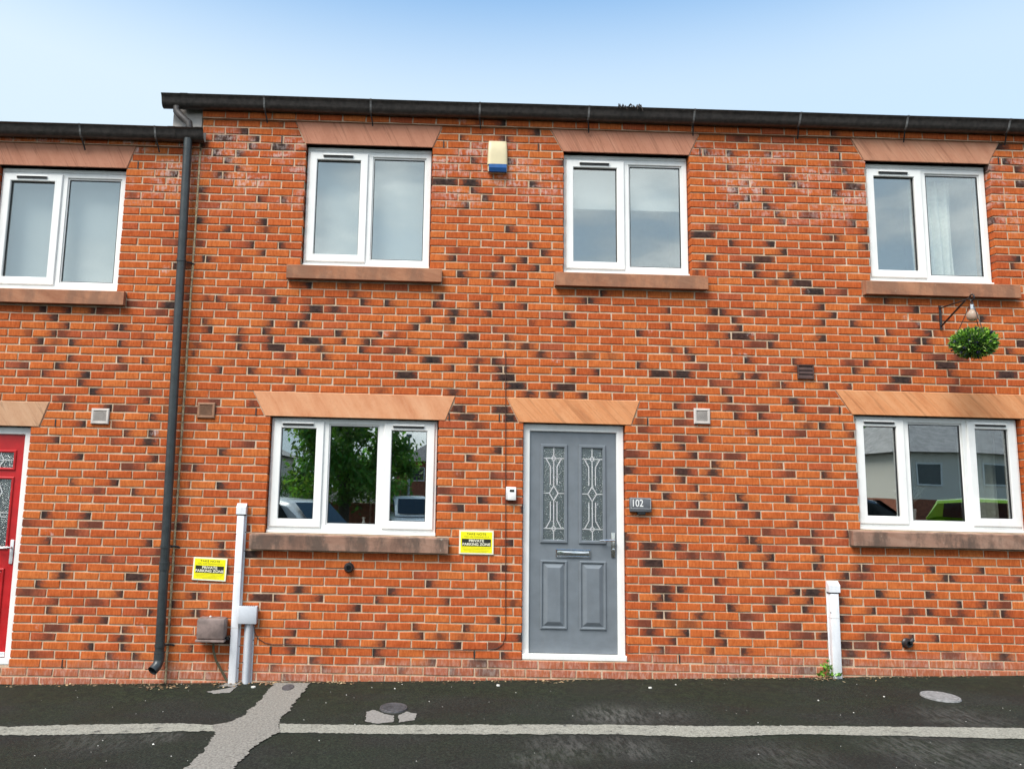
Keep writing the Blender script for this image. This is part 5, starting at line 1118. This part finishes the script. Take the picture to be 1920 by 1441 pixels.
def tree(X, Y, H, rx, rz, label, seed, n=9000):
    rr = random.Random(seed); r = empty('broadleaf_tree', (X, Y, zg(X, Y))); tag(r, label, 'tree', 'trees across the road'); z0 = zg(X, Y)
    tk = MB(); tk.tube([(X, Y, z0-0.1), (X+0.05, Y, z0+H*0.25), (X-0.05, Y, z0+H*0.6), (X, Y, z0+H*0.85)], 0.2, 10, radii=[0.26, 0.20, 0.13, 0.04])
    limbs = []
    for i in range(16):
        a_ = rr.uniform(0, 6.28); h = rr.uniform(0.2, 0.75)*H; e_ = Vector((X+math.cos(a_)*rx*rr.uniform(.4, .85), Y+math.sin(a_)*rx*rr.uniform(.4, .85), z0+h+rz*rr.uniform(0.0, 0.5)))
        tk.tube([(X, Y, z0+h*0.8), ((X+e_.x)/2, (Y+e_.y)/2, (z0+h*0.8+e_.z)/2+0.2), e_], 0.07, 6, radii=[0.09, 0.05, 0.015]); limbs.append(e_)
    tk.build('trunk', M_BARK, r)
    cr2 = MB(); cz = z0+H-rz
    cl_ = []
    for i in range(90):
        u = Vector((rr.gauss(0, 1), rr.gauss(0, 1), rr.gauss(0, 1))).normalized()*rr.uniform(0.45, 1.0); cl_.append((Vector((X+u.x*rx, Y+u.y*rx, cz+u.z*rz)), rr.uniform(0.35, 0.8), rr.choice((0.7, 1.0, 1.35))))
    for i in range(n):
        c, s, v_ = rr.choice(cl_); p = c+Vector((rr.gauss(0, s*.5), rr.gauss(0, s*.5), rr.gauss(0, s*.5)-0.1)); L = rr.uniform(0.18, 0.32)
        leaf(cr2, p, Vector((rr.uniform(-1, 1), rr.uniform(-1, 1), rr.uniform(-1.4, .3))), L, L*0.5, (0.100*v_*rr.uniform(.7, 1.2), 0.190*v_*rr.uniform(.8, 1.2), 0.045*v_, 1), rr)
    cr2.build('crown', M_LEAFD, r)
tX, _ = refl(648, 850, 27); tree(tX, -27, 9.0, 3.0, 4.3, 'broad green tree across the road mirrored in the kitchen window', 41, 15000)
tX2, _ = refl(1652, 870, 44); tree(tX2, -44, 8.0, 3.4, 3.6, 'dark tree across the road mirrored in the right downstairs window', 43)
tX3, _ = refl(720, 870, 34); tree(tX3, -36, 5.4, 1.5, 2.3, 'small round tree across the road beside the lamp post', 47, 1800)
M_BRK2 = plain('far_red_brick', (0.30, 0.10, 0.055), 0.9, var=0.3, scale=6); M_REND = plain('cream_render', (0.72, 0.67, 0.58), 0.9, var=0.06); M_SLATER = plain('grey_slate', (0.10, 0.10, 0.105), 0.8, var=0.25, scale=3); M_SLATEP = plain('pale_slate', (0.28, 0.27, 0.26), 0.85, var=0.2, scale=3); M_FARGL = plain('far_window_glass', (0.05, 0.06, 0.07), 0.1, bmp=0.0)
def far_house(x0, x1, y, dep, pe, pr, wm, rm, label, lower=None):
    z0 = zg((x0+x1)/2, y)-0.1; he = refl(*pe, -y)[1]-z0; hr = refl(*pr, dep/2-y)[1]-z0; r = empty('detached_house', ((x0+x1)/2, y, z0)); tag(r, label, 'house', 'houses across the road')
    MB().box(x0, x1, y-dep, y, z0 + (lower or 0), z0+he).build('wall', wm, r)
    if lower: MB().box(x0, x1, y-dep, y+0.02, z0, z0+lower).build('lower_wall', M_BRK2, r)
    o = 0.4; m = dep/2; q = MB()
    q.add([(x0-o, y+o, z0+he-0.05), (x1+o, y+o, z0+he-0.05), (x1+o, y-dep-o, z0+he-0.05), (x0-o, y-dep-o, z0+he-0.05), (x0+m*0.75, y-m, z0+hr), (x1-m*0.75, y-m, z0+hr)], [(0, 1, 5, 4), (1, 2, 5), (2, 3, 4, 5), (3, 0, 4), (3, 2, 1, 0)])
    rf = q.build('roof', rm, r); MB().box((x0+x1)/2-1.9, (x0+x1)/2-1.2, y-m-0.3, y-m+0.3, z0+hr-0.5, z0+hr+0.8).build('chimney', M_BRK2, rf)
    n = max(2, int((x1-x0)/3.2))
    for k in range(n):
        xc = x0+(x1-x0)*(k+0.5)/n
        wq = MB(); wq.ring(xc-0.7, xc+0.7, z0+he-1.75, z0+he-0.55, 0.09, y-0.0+0.0, y+0.05); wq.v = [(a_, (y+0.06 if abs(b2-y) < 1e-4 else b2), c_) for a_, b2, c_ in wq.v]; wo = wq.build('window', M_UPVC, r)
        MB().box(xc-0.62, xc+0.62, y+0.022, y+0.032, z0+he-1.67, z0+he-0.63).build('pane', M_FARGL, wo)
a, _ = refl(744, 870, 58); far_house(a, a+13, -58, 9, (765, 862), (790, 822), M_BRK2, M_SLATER, 'red brick house with hipped slate roof across the road')
a, _ = refl(1682, 870, 33); far_house(a, a+14, -33, 9, (1740, 846), (1780, 775), M_REND, M_SLATEP, 'cream rendered house with pale slate roof across the road', lower=1.7)
a, _ = refl(470, 870, 40); far_house(a-8, a+1.4, -40, 8, (530, 850), (530, 800), M_REND, M_SLATEP, 'pale rendered house at the edge of the car park')
lx, _ = refl(765, 900, 30); r = empty('street_lamp', (lx, -30, zg(lx, -30))); tag(r, 'slim grey lamp post across the road', 'street lamp'); zl0 = zg(lx, -30)
MB().tube([(lx, -30, zl0), (lx, -30, zl0+1.2), (lx, -30, zl0+1.25), (lx, -30, zl0+4.4)], 0.06, 10, radii=[0.09, 0.09, 0.06, 0.045]).build('post', M_GREYBOX, r); MB().box(lx-0.12, lx+0.12, -30.1, -29.5, zl0+4.4, zl0+4.5, 0.02).build('lamp_head', M_GREYBOX, r)
a, _ = refl(560, 940, 29.5); b_, _ = refl(745, 940, 29.5); r = empty('garden_wall', ((a+b_)/2, -29.5, zg(a, -29.5))); tag(r, 'low brick garden wall in front of the tree across the road', 'wall')
MB().box(a-6, b_+1, -29.7, -29.48, zg(a, -29.5)-0.1, zg(a, -29.5)+1.25).build('wall_body', M_BRK2, r); MB().box(a-6.05, b_+1.05, -29.75, -29.43, zg(a, -29.5)+1.251, zg(a, -29.5)+1.33, 0.01).build('coping', ST_SILL, r)

# clipped hedge standing behind the garden wall
hg = MB(); rr = random.Random(77)
for i in range(9000):
    x = rr.uniform(a-5.5, b_+0.6); tt = zg(a, -30.4)+2.5+0.25*noise.noise((x*0.9, 3, 1)); z = tt-abs(rr.gauss(0, 0.8)); z = max(z, zg(a, -30.4)+0.1)
    leaf(hg, Vector((x, -30.4+rr.uniform(-0.5, 0.5), z)), Vector((rr.uniform(-1, 1), rr.uniform(-1, 1), rr.uniform(-.6, 1))), rr.uniform(0.10, 0.18), rr.uniform(0.06, 0.10), (0.05*rr.uniform(.6, 1.4), 0.105*rr.uniform(.6, 1.4), 0.026, 1), rr)
hb_ = hg.build('hedge', M_LEAFD); tag(hb_, 'dark clipped hedge behind the low garden wall across the road', 'hedge')

M_TYRE = plain('tyre_rubber', (0.012, 0.012, 0.013), 0.8); M_CARGL = plain('car_glass', (0.010, 0.014, 0.016), 0.06, bmp=0.0)
def car(X, Y, rot, col, label, L=4.3, H=1.65, W_=1.8, suv=True):
    z0 = zg(X, Y); r = empty('parked_car', (X, Y, z0)); tag(r, label, 'car', 'cars parked across the road')
    pm = plain('car_paint', col, 0.22, var=0.02, bmp=0.0, coat=0.6); cr, sr = math.cos(rot), math.sin(rot)
    def fin(mb, nm, m_, par, smooth=False): mb.v = [(X+x*cr-y*sr, Y+x*sr+y*cr, z0+z) for x, y, z in mb.v]; return mb.build(nm, m_, par, smooth)
    def loft(secs):
        """secs: (x, half width, z low, z high) stations along the car with rounded section"""
        mb = MB(); K = 12; vs = []
        for (x, hw, zl, zh) in secs:
            for k in range(K):
                a_ = 2*math.pi*(k+0.5)/K; ca, sa = math.cos(a_), math.sin(a_); f = 0.35
                vs.append((x, hw*abs(ca)**f*(1 if ca > 0 else -1), (zl+zh)/2+(zh-zl)/2*abs(sa)**f*(1 if sa > 0 else -1)))
        fs = [(s*K+k, s*K+(k+1) % K, (s+1)*K+(k+1) % K, (s+1)*K+k) for s in range(len(secs)-1) for k in range(K)] + [tuple(range(K)), tuple(range((len(secs)-1)*K, len(secs)*K))]
        mb.add(vs, fs); return mb
    h = W_/2; hb = H*0.56
    body = fin(loft([(-L/2, h*.80, .38, hb*.86), (-L/2+.12, h*.93, .24, hb*.97), (-L/2+.5, h, .22, hb), (0, h, .22, hb), (L/2-1.35, h, .22, hb*.98), (L/2-.5, h*.97, .22, hb*.90), (L/2-.12, h*.90, .24, hb*.82), (L/2, h*.76, .36, hb*.70)]), 'body', pm, r, True)
    cab = fin(loft([(-L/2+.10, h*.78, hb*.95, hb+.02), (-L/2+.42, h*.80, hb*.95, H*.95), (-L*.15, h*.82, hb*.95, H), (L*.08, h*.81, hb*.95, H*.985), (L*.16, h*.80, hb*.95, H*.93), (L*.33, h*.84, hb*.95, hb+.03)]), 'cabin', pm, r, True)
    for s in (-1, 1):
        q = MB(); yy = s*(h*.815+0.004); q.prism([(-L/2+.55, hb+.06), (L*.21, hb+.06), (L*.10, H*.90), (-L*.12, H*.92), (-L/2+.62, H*.88)], yy, yy+s*0.012, 'y'); fin(q, 'side_glass', M_CARGL, r)
    q = MB(); q.add([(L*.335, -h*.72, hb+.05), (L*.335, h*.72, hb+.05), (L*.185, h*.66, H*.925), (L*.185, -h*.66, H*.925)], [(0, 1, 2, 3)]); q.v = [(x+.03, y, z+.015) for x, y, z in q.v]; fin(q, 'windscreen', M_CARGL, r)
    q = MB(); q.add([(-L/2+.075, -h*.66, hb+.08), (-L/2+.075, h*.66, hb+.08), (-L/2+.36, h*.62, H*.90), (-L/2+.36, -h*.62, H*.90)], [(0, 1, 2, 3)]); fin(q, 'rear_window', M_CARGL, r)
    q = MB(); q.box(L/2-.03, L/2+.012, -h*.45, h*.45, .42, .58, .01); fin(q, 'grille', M_GASKET, r)
    for s in (-1, 1):
        q = MB(); q.box(L/2-.16, L/2-.02, s*h*.70-.16, s*h*.70+.16, hb*.62, hb*.76, .02); fin(q, 'headlight', M_SILVER, r)
        for xw in (-L*.30, L*.31):
            q = MB(); q.lathe([(.18, -.1), (.30, -.1), (.325, -.06), (.325, .06), (.30, .1), (.18, .1)], (xw, s*(h-.09), .325), 'y', 22); wo = fin(q, 'wheel', M_TYRE, r, True)
            q = MB(); q.lathe([(.04, -.104), (.19, -.095), (.19, .095), (.04, .104)], (xw, s*(h-.09), .325), 'y', 18); fin(q, 'rim', M_SILVER, wo, True)
a, _ = refl(772, 945, 24); car(a, -24.5, rad(84), (0.78, 0.80, 0.80), 'white estate car facing the house, across the road', H=1.62, W_=1.9)
a, _ = refl(560, 950, 12.5); car(a-0.3, -12.8, rad(38), (0.45, 0.49, 0.50), 'silver car parked nearest across from the kitchen window', H=1.50)
a, _ = refl(1640, 950, 14); car(a+1.2, -17.5, rad(12), (0.012, 0.014, 0.018), 'black car parked opposite the right downstairs window', H=1.50)
a, _ = refl(1800, 950, 15); car(a+2.1, -15.8, rad(35), (0.20, 0.36, 0.020), 'lime green car parked opposite the right downstairs window', H=1.50)
